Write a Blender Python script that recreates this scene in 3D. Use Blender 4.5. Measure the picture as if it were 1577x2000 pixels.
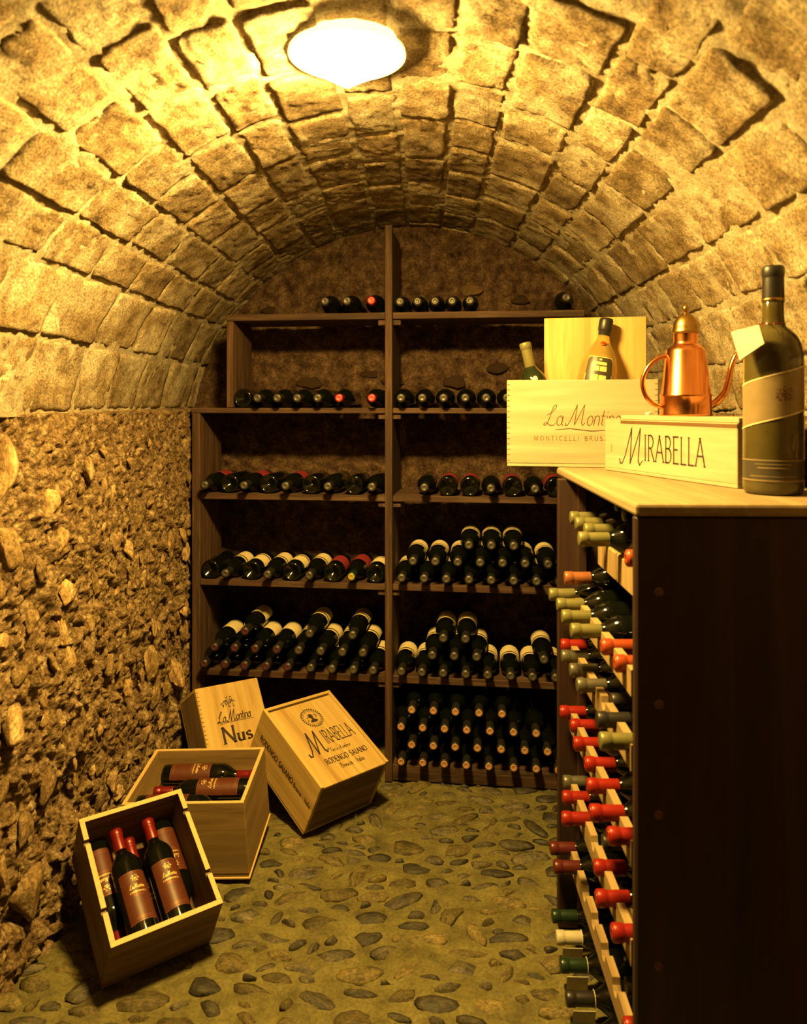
import bpy, bmesh, math, random
import numpy as np
from mathutils import Matrix, Vector

for o in list(bpy.data.objects):
    bpy.data.objects.remove(o, do_unlink=True)
SC = bpy.context.scene
COL = SC.collection
random.seed(7)
RNG = np.random.default_rng(11)

# ---------------------------------------------------------------- camera, world, exposure
FPX = 1500.0
CAM_H = 1.40
YAW = math.atan((830 - 788.5) / FPX)
cam = bpy.data.cameras.new('camera')
cam.sensor_fit = 'VERTICAL'
cam.sensor_height = 36.0
cam.sensor_width = 36.0
cam.lens = 36.0 * FPX / 2000.0
cam.shift_x = 0.0
cam.shift_y = -210.0 / 2000.0
cam.clip_start = 0.02
cam.dof.use_dof = True
cam.dof.focus_distance = 2.5
cam.dof.aperture_fstop = 3.6
camo = bpy.data.objects.new('camera', cam)
camo.location = (0, 0, CAM_H)
camo.rotation_euler = (math.pi / 2, 0, YAW)
COL.objects.link(camo)
SC.camera = camo

world = bpy.data.worlds.new('world')
SC.world = world
world.use_nodes = True
world.node_tree.nodes['Background'].inputs[0].default_value = (0.02, 0.012, 0.006, 1)
world.node_tree.nodes['Background'].inputs[1].default_value = 0.15

SC.view_settings.view_transform = 'Standard'
SC.view_settings.look = 'None'
SC.view_settings.gamma = 1.0
SC.view_settings.use_curve_mapping = False
SC.view_settings.exposure = 0.0
LAMP_STRENGTH = 1000.0
LAMP_COLOR = (1.0, 0.625, 0.140)

# ---------------------------------------------------------------- numpy noise
def _h(ix, iy, iz, s=0):
    n = (ix.astype(np.int64) * 374761393 + iy.astype(np.int64) * 668265263 + iz.astype(np.int64) * 2147483647 + s * 974634767) & 0xFFFFFFFF
    n = ((n ^ (n >> 13)) * 1274126177) & 0xFFFFFFFF
    n = ((n ^ (n >> 15)) * 2246822519) & 0xFFFFFFFF
    return ((n ^ (n >> 16)) & 0xFFFFFF) / float(0xFFFFFF)

def vnoise(p, s=0):
    p = np.asarray(p, float)
    i = np.floor(p).astype(np.int64)
    f = p - i
    f = f * f * (3 - 2 * f)
    r = 0
    for a in (0, 1):
        for b in (0, 1):
            for c in (0, 1):
                w = (f[:, 0] if a else 1 - f[:, 0]) * (f[:, 1] if b else 1 - f[:, 1]) * (f[:, 2] if c else 1 - f[:, 2])
                r = r + w * _h(i[:, 0] + a, i[:, 1] + b, i[:, 2] + c, s)
    return r * 2 - 1

def fbm(p, octv=4, s=0):
    p = np.asarray(p, float)
    r = 0
    a = 0.5
    for k in range(octv):
        r = r + a * vnoise(p * (2 ** k) + 17.3 * k, s + k)
        a *= 0.5
    return r

def worley(p, s=0):
    """2D cells: distance to nearest point and a random value of that cell"""
    i = np.floor(p).astype(np.int64)
    best = np.full(len(p), 9.0)
    val = np.zeros(len(p))
    z = np.zeros(len(p), np.int64)
    for a in (-1, 0, 1):
        for b in (-1, 0, 1):
            cx = i[:, 0] + a
            cy = i[:, 1] + b
            jx = cx + _h(cx, cy, z, s)
            jy = cy + _h(cx, cy, z, s + 5)
            d = np.hypot(p[:, 0] - jx, p[:, 1] - jy)
            m = d < best
            best = np.where(m, d, best)
            val = np.where(m, _h(cx, cy, z, s + 9), val)
    return best, val

# ---------------------------------------------------------------- mesh helpers
def mesh(name, verts, faces, smooth=True, mats=None):
    me = bpy.data.meshes.new(name)
    me.from_pydata([tuple(map(float, v)) for v in verts], [], [tuple(int(i) for i in f) for f in faces])
    if smooth:
        me.polygons.foreach_set('use_smooth', [True] * len(me.polygons))
    me.update()
    return me

def put(name, me, mat=None, parent=None, matrix=None):
    o = bpy.data.objects.new(name, me)
    COL.objects.link(o)
    if mat is not None:
        if len(me.materials) == 0:
            me.materials.append(mat)
        elif me.materials[0] != mat:
            o.material_slots[0].link = 'OBJECT'
            o.material_slots[0].material = mat
    if parent is not None:
        o.parent = parent
    if matrix is not None:
        o.matrix_basis = matrix
    return o

def empty(name, matrix=None):
    o = bpy.data.objects.new(name, None)
    o.empty_display_size = 0.05
    COL.objects.link(o)
    if matrix is not None:
        o.matrix_basis = matrix
    return o

def tag(o, label, cat, group=None):
    o['label'] = label
    o['category'] = cat
    if group:
        o['group'] = group
    return o

def structure(o):
    o['kind'] = 'structure'
    return o

def grid_faces(nu, nv):
    a = np.arange(nu * nv).reshape(nu, nv)
    return np.stack([a[:-1, :-1], a[1:, :-1], a[1:, 1:], a[:-1, 1:]], -1).reshape(-1, 4)

def box_mesh(name, lo, hi, bevel=0.002, seg=1):
    bm = bmesh.new()
    bmesh.ops.create_cube(bm, size=1.0)
    lo = Vector(lo)
    hi = Vector(hi)
    for v in bm.verts:
        v.co = Vector(((lo[i] + hi[i]) / 2 + v.co[i] * (hi[i] - lo[i])) for i in range(3))
    if bevel:
        bmesh.ops.bevel(bm, geom=bm.edges[:], offset=bevel, segments=seg, affect='EDGES', profile=0.5)
    me = bpy.data.meshes.new(name)
    bm.to_mesh(me)
    bm.free()
    return me

def prism_mesh(name, poly, axis, a0, a1, bevel=0.0):
    """extrude a 2D polygon along axis ('x','y','z')"""
    n = len(poly)
    vs = []
    for a in (a0, a1):
        for (p, q) in poly:
            vs.append({'x': (a, p, q), 'y': (p, a, q), 'z': (p, q, a)}[axis])
    fs = [tuple(range(n)), tuple(range(2 * n - 1, n - 1, -1))]
    for i in range(n):
        j = (i + 1) % n
        fs.append((i, j, n + j, n + i)[::-1])
    me = mesh(name, vs, fs, False)
    bm = bmesh.new()
    bm.from_mesh(me)
    bmesh.ops.recalc_face_normals(bm, faces=bm.faces[:])
    if bevel:
        bmesh.ops.bevel(bm, geom=bm.edges[:], offset=bevel, segments=1, affect='EDGES')
    bm.to_mesh(me)
    bm.free()
    return me

def lathe_mesh(name, prof, seg=28, cap0=False, cap1=False):
    vs = []
    fs = []
    for r, z in prof:
        for k in range(seg):
            a = 2 * math.pi * k / seg
            vs.append((r * math.cos(a), r * math.sin(a), z))
    for i in range(len(prof) - 1):
        for k in range(seg):
            k2 = (k + 1) % seg
            fs.append((i * seg + k, i * seg + k2, (i + 1) * seg + k2, (i + 1) * seg + k))
    if cap0:
        fs.append(tuple(range(seg))[::-1])
    if cap1:
        b = (len(prof) - 1) * seg
        fs.append(tuple(range(b, b + seg)))
    return mesh(name, vs, fs, True)

def tube_mesh(name, pts, rad, seg=12, caps=True):
    pts = [Vector(p) for p in pts]
    if not hasattr(rad, '__len__'):
        rad = [rad] * len(pts)
    vs = []
    fs = []
    up = None
    for i, p in enumerate(pts):
        t = (pts[min(i + 1, len(pts) - 1)] - pts[max(i - 1, 0)]).normalized()
        if up is None:
            up = t.orthogonal().normalized()
        up = (up - t * up.dot(t)).normalized()
        b = t.cross(up)
        for k in range(seg):
            a = 2 * math.pi * k / seg
            vs.append(p + (up * math.cos(a) + b * math.sin(a)) * rad[i])
    for i in range(len(pts) - 1):
        for k in range(seg):
            k2 = (k + 1) % seg
            fs.append((i * seg + k, i * seg + k2, (i + 1) * seg + k2, (i + 1) * seg + k))
    if caps:
        fs.append(tuple(range(seg))[::-1])
        b = (len(pts) - 1) * seg
        fs.append(tuple(range(b, b + seg)))
    return mesh(name, vs, fs, True)

def spline(pts, n=8):
    pts = [Vector(p) for p in pts]
    out = []
    for i in range(len(pts) - 1):
        p0 = pts[max(i - 1, 0)]
        p1 = pts[i]
        p2 = pts[i + 1]
        p3 = pts[min(i + 2, len(pts) - 1)]
        for k in range(n):
            t = k / n
            out.append(0.5 * ((2 * p1) + (p2 - p0) * t + (2 * p0 - 5 * p1 + 4 * p2 - p3) * t * t + (3 * p1 - p0 - 3 * p2 + p3) * t ** 3))
    out.append(pts[-1])
    return out

def frame(origin, zdir, xup):
    z = Vector(zdir).normalized()
    x = Vector(xup)
    x = (x - z * x.dot(z)).normalized()
    y = z.cross(x)
    m = Matrix.Identity(4)
    for i, a in enumerate((x, y, z)):
        for j in range(3):
            m[j][i] = a[j]
    for j in range(3):
        m[j][3] = origin[j]
    return m

def cols_matrix(cx, cy, cz, t):
    m = Matrix.Identity(4)
    x = Vector(cx).normalized()
    y = Vector(cy)
    y = (y - x * y.dot(x)).normalized()
    z = x.cross(y)
    for i, a in enumerate((x, y, z)):
        for j in range(3):
            m[j][i] = a[j]
    for j in range(3):
        m[j][3] = t[j]
    return m

# ---------------------------------------------------------------- materials
def ramp_mat(name, cols, scale=8, detail=6, rough=0.8, bump=0.0, bscale=60.0, bdist=0.004, rand=0.0, metallic=0.0,
             stretch=(1, 1, 1), pos=None, patch=None, patch_scale=4.0, patch_lo=0.55, patch_hi=0.65, distort=0.0, spec=0.5, coat=0.0, speck=0.0, speck_scale=170.0):
    m = bpy.data.materials.new(name)
    m.use_nodes = True
    nt = m.node_tree
    N = nt.nodes
    L = nt.links
    b = N['Principled BSDF']
    tc = N.new('ShaderNodeTexCoord')
    mp = N.new('ShaderNodeMapping')
    mp.inputs['Scale'].default_value = stretch
    L.new(tc.outputs['Object'], mp.inputs['Vector'])
    vec = mp.outputs['Vector']
    info = N.new('ShaderNodeObjectInfo')
    if rand:
        off = N.new('ShaderNodeVectorMath')
        off.operation = 'ADD'
        sc = N.new('ShaderNodeMath')
        sc.operation = 'MULTIPLY'
        sc.inputs[1].default_value = 37.0
        L.new(info.outputs['Random'], sc.inputs[0])
        L.new(vec, off.inputs[0])
        L.new(sc.outputs[0], off.inputs[1])
        vec = off.outputs[0]
    nz = N.new('ShaderNodeTexNoise')
    nz.inputs['Scale'].default_value = scale
    nz.inputs['Detail'].default_value = detail
    nz.inputs['Roughness'].default_value = 0.62
    nz.inputs['Distortion'].default_value = distort
    L.new(vec, nz.inputs['Vector'])
    rp = N.new('ShaderNodeValToRGB')
    el = rp.color_ramp.elements
    n = len(cols)
    pos = pos or [0.3 + 0.4 * i / max(n - 1, 1) for i in range(n)]
    el[0].position = pos[0]
    el[0].color = (*cols[0], 1)
    el[1].position = pos[-1]
    el[1].color = (*cols[-1], 1)
    for i in range(1, n - 1):
        e = el.new(pos[i])
        e.color = (*cols[i], 1)
    L.new(nz.outputs['Fac'], rp.inputs['Fac'])
    colout = rp.outputs['Color']
    if patch:
        n2 = N.new('ShaderNodeTexNoise')
        n2.inputs['Scale'].default_value = patch_scale
        n2.inputs['Detail'].default_value = 7
        n2.inputs['Roughness'].default_value = 0.65
        L.new(vec, n2.inputs['Vector'])
        mr = N.new('ShaderNodeMapRange')
        mr.inputs['From Min'].default_value = patch_lo
        mr.inputs['From Max'].default_value = patch_hi
        L.new(n2.outputs['Fac'], mr.inputs['Value'])
        mx = N.new('ShaderNodeMixRGB')
        mx.inputs['Color2'].default_value = (*patch, 1)
        L.new(mr.outputs['Result'], mx.inputs['Fac'])
        L.new(colout, mx.inputs['Color1'])
        colout = mx.outputs['Color']
    if rand:
        hs = N.new('ShaderNodeHueSaturation')
        mr = N.new('ShaderNodeMapRange')
        mr.inputs['To Min'].default_value = 1 - rand
        mr.inputs['To Max'].default_value = 1 + rand
        L.new(info.outputs['Random'], mr.inputs['Value'])
        L.new(mr.outputs['Result'], hs.inputs['Value'])
        L.new(colout, hs.inputs['Color'])
        colout = hs.outputs['Color']
    if speck:
        n4 = N.new('ShaderNodeTexNoise')
        n4.inputs['Scale'].default_value = speck_scale
        n4.inputs['Detail'].default_value = 3
        n4.inputs['Roughness'].default_value = 0.6
        L.new(vec, n4.inputs['Vector'])
        r4 = N.new('ShaderNodeMapRange')
        r4.inputs['From Min'].default_value = 0.32
        r4.inputs['From Max'].default_value = 0.62
        r4.inputs['To Min'].default_value = 1 - speck
        r4.inputs['To Max'].default_value = 1 + speck * 0.45
        L.new(n4.outputs['Fac'], r4.inputs['Value'])
        h4 = N.new('ShaderNodeHueSaturation')
        L.new(r4.outputs['Result'], h4.inputs['Value'])
        L.new(colout, h4.inputs['Color'])
        colout = h4.outputs['Color']
    L.new(colout, b.inputs['Base Color'])
    b.inputs['Roughness'].default_value = rough
    b.inputs['Metallic'].default_value = metallic
    b.inputs['Specular IOR Level'].default_value = spec
    b.inputs['Coat Weight'].default_value = coat
    if bump:
        n3 = N.new('ShaderNodeTexNoise')
        n3.inputs['Scale'].default_value = bscale
        n3.inputs['Detail'].default_value = 5
        n3.inputs['Roughness'].default_value = 0.7
        L.new(vec, n3.inputs['Vector'])
        bp = N.new('ShaderNodeBump')
        bp.inputs['Strength'].default_value = bump
        bp.inputs['Distance'].default_value = bdist
        L.new(n3.outputs['Fac'], bp.inputs['Height'])
        L.new(bp.outputs['Normal'], b.inputs['Normal'])
    return m

def flat_mat(name, col, rough=0.5, metallic=0.0, spec=0.5, coat=0.0, transmission=0.0, ior=1.45, var=0.12, vscale=40):
    d = tuple(c * (1 - var) for c in col)
    l = tuple(min(1, c * (1 + var)) for c in col)
    m = ramp_mat(name, [d, l], scale=vscale, rough=rough, metallic=metallic, spec=spec, coat=coat)
    b = m.node_tree.nodes['Principled BSDF']
    b.inputs['Transmission Weight'].default_value = transmission
    b.inputs['IOR'].default_value = ior
    return m

def wood(name, cols, axis, rough=0.6, bump=0.15, freq=30.0, rand=0.08, patch=None, pscale=3.0, spec=0.35):
    st = [freq, freq, freq]
    st[axis] = freq * 0.06
    return ramp_mat(name, cols, scale=1.0, detail=5, rough=rough, bump=bump, bscale=2.5, bdist=0.0015, rand=rand, stretch=tuple(st), distort=0.6,
                    patch=patch, patch_scale=pscale, patch_lo=0.5, patch_hi=0.75, spec=spec)

MT = {}
MT['stone'] = ramp_mat('vault_stone', [(0.085, 0.053, 0.028), (0.25, 0.178, 0.098), (0.41, 0.325, 0.205)], scale=13, detail=10, rough=0.95, bump=1.0, bscale=170, bdist=0.007,
                       rand=0.20, patch=(0.54, 0.46, 0.33), patch_scale=5.5, patch_lo=0.48, patch_hi=0.66, spec=0.1, speck=0.55, speck_scale=150)
MT['mortar'] = ramp_mat('lime_mortar', [(0.20, 0.15, 0.09), (0.42, 0.355, 0.25), (0.56, 0.50, 0.38)], scale=16, detail=9, rough=0.95, bump=1.0, bscale=170, bdist=0.007, spec=0.1, speck=0.35, speck_scale=160)
MT['earth'] = ramp_mat('rubble_mortar', [(0.042, 0.023, 0.012), (0.225, 0.145, 0.073), (0.48, 0.36, 0.21)], scale=42, detail=10, rough=0.97, bump=1.0, bscale=130, bdist=0.012, spec=0.08, speck=0.6, speck_scale=120)
MT['rubble'] = ramp_mat('rubble_stone', [(0.11, 0.064, 0.030), (0.29, 0.190, 0.086), (0.48, 0.345, 0.18)], scale=1.6, detail=9, rough=0.93, bump=0.9, bscale=4.5, bdist=0.007, rand=0.45, spec=0.1, speck=0.5, speck_scale=6)
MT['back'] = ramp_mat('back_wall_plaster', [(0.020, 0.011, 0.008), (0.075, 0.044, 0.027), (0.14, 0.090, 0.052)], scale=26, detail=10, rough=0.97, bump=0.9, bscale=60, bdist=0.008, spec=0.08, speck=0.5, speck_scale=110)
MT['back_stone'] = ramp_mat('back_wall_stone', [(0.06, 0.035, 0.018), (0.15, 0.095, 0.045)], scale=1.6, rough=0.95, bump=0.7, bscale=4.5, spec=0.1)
MT['grout'] = ramp_mat('floor_mortar', [(0.056, 0.047, 0.016), (0.098, 0.084, 0.028), (0.140, 0.120, 0.042)], scale=12, detail=8, rough=0.85, bump=0.45, bscale=70, bdist=0.004, spec=0.25, speck=0.3, speck_scale=120)
MT['cobble'] = ramp_mat('cobble_stone', [(0.018, 0.015, 0.010), (0.050, 0.041, 0.022), (0.095, 0.076, 0.035)], scale=1.5, detail=8, rough=0.60, bump=0.6, bscale=4, bdist=0.005, rand=0.55, spec=0.4, speck=0.5, speck_scale=6)
MT['cobble_small'] = ramp_mat('small_cobble_stone', [(0.018, 0.015, 0.010), (0.050, 0.041, 0.022), (0.095, 0.076, 0.035)], scale=30, detail=8, rough=0.60, bump=0.6, bscale=55, bdist=0.004, rand=0.55, spec=0.4, speck=0.5, speck_scale=130)
MT['cobble_warm'] = ramp_mat('cobble_stone_ochre', [(0.040, 0.030, 0.011), (0.092, 0.071, 0.024), (0.145, 0.108, 0.036)], scale=1.5, detail=7, rough=0.68, bump=0.6, bscale=4, bdist=0.005, rand=0.4, spec=0.3, speck=0.45, speck_scale=6)
for ax, k in enumerate('xyz'):
    MT['shelf_' + k] = wood('shelf_wood_' + k, [(0.014, 0.0065, 0.004), (0.045, 0.020, 0.011), (0.088, 0.043, 0.022)], ax, rough=0.75, freq=26, patch=(0.105, 0.068, 0.034))
    MT['pine_' + k] = wood('crate_pine_' + k, [(0.29, 0.180, 0.055), (0.40, 0.268, 0.090), (0.48, 0.345, 0.135)], ax, rough=0.55, freq=34, rand=0.06)
    MT['pale_' + k] = wood('pale_box_wood_' + k, [(0.25, 0.20, 0.125), (0.30, 0.25, 0.165), (0.345, 0.30, 0.21)], ax, rough=0.55, freq=28, rand=0.04)
    MT['stained_' + k] = wood('stained_crate_wood_' + k, [(0.15, 0.088, 0.032), (0.225, 0.145, 0.055), (0.29, 0.20, 0.085)], ax, rough=0.6, freq=34, rand=0.06, patch=(0.13, 0.085, 0.04), pscale=0.25)
    MT['oldpine_' + k] = wood('shaded_crate_wood_' + k, [(0.075, 0.040, 0.020), (0.140, 0.084, 0.040), (0.20, 0.128, 0.062)], ax, rough=0.65, freq=34, rand=0.08)  # brown crate wood, darkened further so the colour carries the shade of unlit faces
    MT['darkwood_' + k] = wood('dark_stained_wood_' + k, [(0.012, 0.005, 0.004), (0.024, 0.0095, 0.0065), (0.040, 0.016, 0.010)], ax, rough=0.6, freq=18, rand=0.05)
    MT['slat_' + k] = wood('rack_slat_wood_' + k, [(0.15, 0.095, 0.042), (0.22, 0.150, 0.068), (0.29, 0.205, 0.10)], ax, rough=0.7, freq=30)
    MT['top_' + k] = wood('counter_wood_' + k, [(0.15, 0.105, 0.055), (0.21, 0.152, 0.084), (0.27, 0.205, 0.118)], ax, rough=0.6, freq=22)
MT['rim'] = flat_mat('crate_rim_wood', (0.4488, 0.2924, 0.1156), rough=0.6, vscale=60)
MT['ink'] = flat_mat('black_print_ink', (0.022, 0.012, 0.010), rough=0.7)
MT['burn'] = flat_mat('brown_branded_print', (0.085, 0.042, 0.012), rough=0.8)
MT['faint'] = flat_mat('faint_brown_print', (0.155, 0.095, 0.032), rough=0.8)
MT['glass'] = flat_mat('dark_bottle_glass', (0.0024, 0.0030, 0.0021), rough=0.07, spec=0.6)
MT['greenglass'] = flat_mat('green_bottle_glass', (0.0090, 0.0130, 0.0050), rough=0.07, spec=0.6)
MT['olive'] = flat_mat('olive_bottle_glass', (0.0520, 0.0416, 0.0130), rough=0.10, spec=0.6)
MT['amber'] = flat_mat('pale_amber_spirit_glass', (0.62, 0.45, 0.12), rough=0.05, transmission=0.75, ior=1.36)
MT['red'] = flat_mat('red_capsule_foil', (0.2254, 0.0130, 0.0078), rough=0.33, metallic=0.25)
MT['dimred'] = flat_mat('wine_red_capsule_foil', (0.1306, 0.0054, 0.0066), rough=0.35, metallic=0.25)
MT['orange'] = flat_mat('orange_red_capsule_foil', (0.2688, 0.0433, 0.0122), rough=0.35, metallic=0.25)
MT['copperfoil'] = flat_mat('copper_capsule_foil', (0.3300, 0.1200, 0.0480), rough=0.3, metallic=0.5)
MT['greenfoil'] = flat_mat('sage_green_capsule_foil', (0.1377, 0.1275, 0.0510), rough=0.36, metallic=0.3)
MT['greyfoil'] = flat_mat('grey_capsule_foil', (0.1320, 0.1200, 0.0900), rough=0.33, metallic=0.6)
MT['darkgreen'] = flat_mat('dark_green_capsule_foil', (0.015, 0.030, 0.015), rough=0.35, metallic=0.3)
MT['black'] = flat_mat('black_capsule_foil', (0.014, 0.012, 0.011), rough=0.4)
MT['maroon'] = flat_mat('maroon_capsule_foil', (0.0780, 0.0132, 0.0120), rough=0.35, metallic=0.2)
MT['whitefoil'] = flat_mat('off_white_capsule_foil', (0.3720, 0.3360, 0.2520), rough=0.45)
MT['yellowwax'] = flat_mat('yellow_seal', (0.2700, 0.2160, 0.0300), rough=0.4)
MT['disc_dark'] = flat_mat('dark_capsule_end', (0.06, 0.05, 0.045), rough=0.45, metallic=0.2)
MT['disc_grey'] = flat_mat('grey_capsule_end', (0.0816, 0.0720, 0.0576), rough=0.4, metallic=0.4)
MT['disc_red'] = flat_mat('bright_red_capsule_end', (0.4320, 0.0600, 0.0600), rough=0.4, metallic=0.1)
MT['disc_cork'] = flat_mat('tan_cork_end', (0.3300, 0.1740, 0.0780), rough=0.7, var=0.35, vscale=160)
MT['disc_purple'] = flat_mat('purple_capsule_end', (0.0660, 0.0210, 0.0300), rough=0.4, metallic=0.2)
MT['paper'] = flat_mat('cream_label_paper', (0.5630, 0.4692, 0.2815), rough=0.75)
MT['white'] = flat_mat('white_paper', (0.4182, 0.3876, 0.3162), rough=0.8)
MT['redlabel'] = flat_mat('crimson_label_paper', (0.1800, 0.0150, 0.0210), rough=0.6)
MT['brownlabel'] = flat_mat('russet_brown_label_paper', (0.0675, 0.0169, 0.0074), rough=0.42, spec=0.5)
MT['darklabel'] = flat_mat('near_black_label_paper', (0.035, 0.030, 0.022), rough=0.4)
MT['greylabel'] = flat_mat('grey_brown_label_paper', (0.17, 0.125, 0.065), rough=0.4)
MT['gold'] = flat_mat('gold_print', (0.7602, 0.5304, 0.1945), rough=0.35, metallic=0.3)
MT['goldlabel'] = flat_mat('golden_label_print', (0.5304, 0.3944, 0.1360), rough=0.5)
MT['stripe'] = flat_mat('dark_label_band', (0.06, 0.03, 0.018), rough=0.7)
MT['copper'] = flat_mat('polished_copper', (0.80, 0.33, 0.12), rough=0.20, metallic=1.0, var=0.08, vscale=14)
MT['brass'] = flat_mat('aged_brass', (0.38, 0.23, 0.07), rough=0.32, metallic=1.0, var=0.2, vscale=30)
MT['lampmetal'] = flat_mat('lamp_base_enamel', (0.45, 0.38, 0.25), rough=0.5)
MT['plug'] = flat_mat('dowel_plug_wood', (0.10, 0.035, 0.025), rough=0.6)
MT['string'] = flat_mat('white_string', (0.5100, 0.4624, 0.3400), rough=0.9)
MT['crumb'] = flat_mat('white_plaster_crumb', (0.5576, 0.5304, 0.4352), rough=0.9)
lm = bpy.data.materials.new('lit_lamp_glass')
lm.use_nodes = True
nt = lm.node_tree
nt.nodes.clear()
em = nt.nodes.new('ShaderNodeEmission')
em.inputs['Color'].default_value = (*LAMP_COLOR, 1)
em.inputs['Strength'].default_value = LAMP_STRENGTH
ou = nt.nodes.new('ShaderNodeOutputMaterial')
nt.links.new(em.outputs[0], ou.inputs[0])
MT['lamp'] = lm
lc = lm.copy()
lc.name = 'frosted_lamp_collar'
lc.node_tree.nodes['Emission'].inputs['Strength'].default_value = LAMP_STRENGTH * 0.006
MT['lampcollar'] = lc

# ---------------------------------------------------------------- lettering (broad-nib strokes, no font files)
def arc(cx, cy, rx, ry, a0, a1, n=9):
    return [(cx + rx * math.cos(math.radians(a0 + (a1 - a0) * i / n)), cy + ry * math.sin(math.radians(a0 + (a1 - a0) * i / n))) for i in range(n + 1)]

GL = {
    'A': (0.78, [[(0.0, 0), (0.39, 1)], [(0.39, 1), (0.78, 0)], [(0.15, 0.36), (0.63, 0.36)]]),
    'B': (0.60, [[(0.08, 0), (0.08, 1)], [(0.08, 1)] + arc(0.28, 0.77, 0.24, 0.23, 90, -90) + [(0.08, 0.54)], [(0.08, 0.54)] + arc(0.30, 0.27, 0.28, 0.27, 90, -90) + [(0.08, 0)]]),
    'C': (0.72, [arc(0.40, 0.5, 0.38, 0.5, 50, 310, 14)]),
    'D': (0.72, [[(0.08, 0), (0.08, 1)], [(0.08, 1)] + arc(0.28, 0.5, 0.42, 0.5, 90, -90, 12) + [(0.08, 0)]]),
    'E': (0.55, [[(0.08, 0), (0.08, 1)], [(0.08, 1), (0.52, 1)], [(0.08, 0.52), (0.44, 0.52)], [(0.08, 0), (0.55, 0)]]),
    'F': (0.52, [[(0.08, 0), (0.08, 1)], [(0.08, 1), (0.52, 1)], [(0.08, 0.52), (0.44, 0.52)]]),
    'G': (0.76, [arc(0.40, 0.5, 0.38, 0.5, 50, 320, 14), [(0.70, 0.06), (0.70, 0.42)], [(0.5, 0.42), (0.76, 0.42)]]),
    'I': (0.22, [[(0.11, 0), (0.11, 1)]]),
    'L': (0.52, [[(0.08, 0), (0.08, 1)], [(0.08, 0), (0.52, 0)]]),
    'M': (0.90, [[(0.06, 0), (0.12, 1)], [(0.12, 1), (0.45, 0.05)], [(0.45, 0.05), (0.78, 1)], [(0.78, 1), (0.84, 0)]]),
    'N': (0.76, [[(0.08, 0), (0.08, 1)], [(0.08, 1), (0.68, 0)], [(0.68, 0), (0.68, 1)]]),
    'O': (0.80, [arc(0.40, 0.5, 0.38, 0.5, 0, 360, 20)]),
    'R': (0.64, [[(0.08, 0), (0.08, 1)], [(0.08, 1)] + arc(0.28, 0.75, 0.27, 0.25, 90, -90) + [(0.08, 0.5)], [(0.30, 0.5), (0.64, 0)]]),
    'S': (0.54, [arc(0.27, 0.75, 0.23, 0.25, 40, 270, 10) + arc(0.27, 0.25, 0.25, 0.25, 90, -140, 10)]),
    'T': (0.62, [[(0.31, 0), (0.31, 1)], [(0.0, 1), (0.62, 1)]]),
    'U': (0.72, [[(0.08, 1), (0.08, 0.35)] + arc(0.36, 0.35, 0.28, 0.35, 180, 360, 10) + [(0.64, 1)]]),
    'a': (0.44, [arc(0.20, 0.23, 0.18, 0.23, 20, 380, 14), [(0.38, 0.47), (0.38, 0.06), (0.46, 0.0)]]),
    'b': (0.44, [[(0.06, 0), (0.06, 1)], arc(0.22, 0.23, 0.18, 0.23, 0, 360, 14)]),
    'c': (0.40, [arc(0.21, 0.23, 0.18, 0.23, 50, 310, 10)]),
    'd': (0.44, [[(0.38, 0), (0.38, 1)], arc(0.20, 0.23, 0.18, 0.23, 0, 360, 14)]),
    'e': (0.40, [[(0.04, 0.26), (0.36, 0.26)] + arc(0.20, 0.25, 0.17, 0.23, 10, 310, 12)]),
    'i': (0.16, [[(0.08, 0.46), (0.08, 0)], [(0.07, 0.62), (0.09, 0.66)]]),
    'l': (0.16, [[(0.08, 1), (0.08, 0)]]),
    'm': (0.62, [[(0.06, 0), (0.06, 0.46)], [(0.06, 0.36)] + arc(0.19, 0.30, 0.12, 0.17, 150, 0, 6) + [(0.31, 0)], [(0.31, 0.36)] + arc(0.44, 0.30, 0.12, 0.17, 150, 0, 6) + [(0.56, 0)]]),
    'n': (0.42, [[(0.06, 0), (0.06, 0.46)], [(0.06, 0.36)] + arc(0.21, 0.30, 0.14, 0.17, 150, 0, 6) + [(0.35, 0)]]),
    'o': (0.42, [arc(0.21, 0.23, 0.18, 0.23, 0, 360, 14)]),
    'r': (0.32, [[(0.06, 0), (0.06, 0.46)], [(0.06, 0.34)] + arc(0.2, 0.32, 0.12, 0.14, 150, 50, 5)]),
    's': (0.34, [arc(0.17, 0.345, 0.13, 0.115, 40, 270, 8) + arc(0.17, 0.115, 0.14, 0.115, 90, -140, 8)]),
    't': (0.28, [[(0.12, 0.72), (0.12, 0.08), (0.22, 0.0)], [(0.0, 0.46), (0.26, 0.46)]]),
    'u': (0.44, [[(0.06, 0.46), (0.06, 0.18)] + arc(0.20, 0.16, 0.14, 0.16, 180, 330, 7) + [(0.36, 0.46)], [(0.36, 0.46), (0.36, 0)]]),
    "'": (0.14, [[(0.08, 1), (0.05, 0.8)]]),
    '-': (0.34, [[(0.04, 0.26), (0.30, 0.26)]]),
    ' ': (0.34, []),
    # script capitals
    'L_': (0.66, [[(-0.06, 0.50), (0.12, 0.56), (0.34, 0.70), (0.47, 0.86), (0.47, 0.97), (0.39, 1.0), (0.30, 0.92), (0.23, 0.70), (0.18, 0.40), (0.11, 0.14), (0.0, 0.01), (-0.12, 0.02), (-0.12, 0.11), (0.0, 0.13), (0.16, 0.07), (0.34, 0.0), (0.52, 0.01), (0.66, 0.13)]]),
    'M_': (1.15, [[(-0.22, 0.12), (-0.18, 0.0), (-0.06, 0.0), (0.08, 0.22), (0.34, 1.0)], [(0.34, 1.0), (0.40, 0.02)], [(0.40, 0.02), (0.82, 1.0)], [(0.82, 1.0), (0.84, 0.12), (0.94, 0.0), (1.08, 0.14)]]),
}

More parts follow.
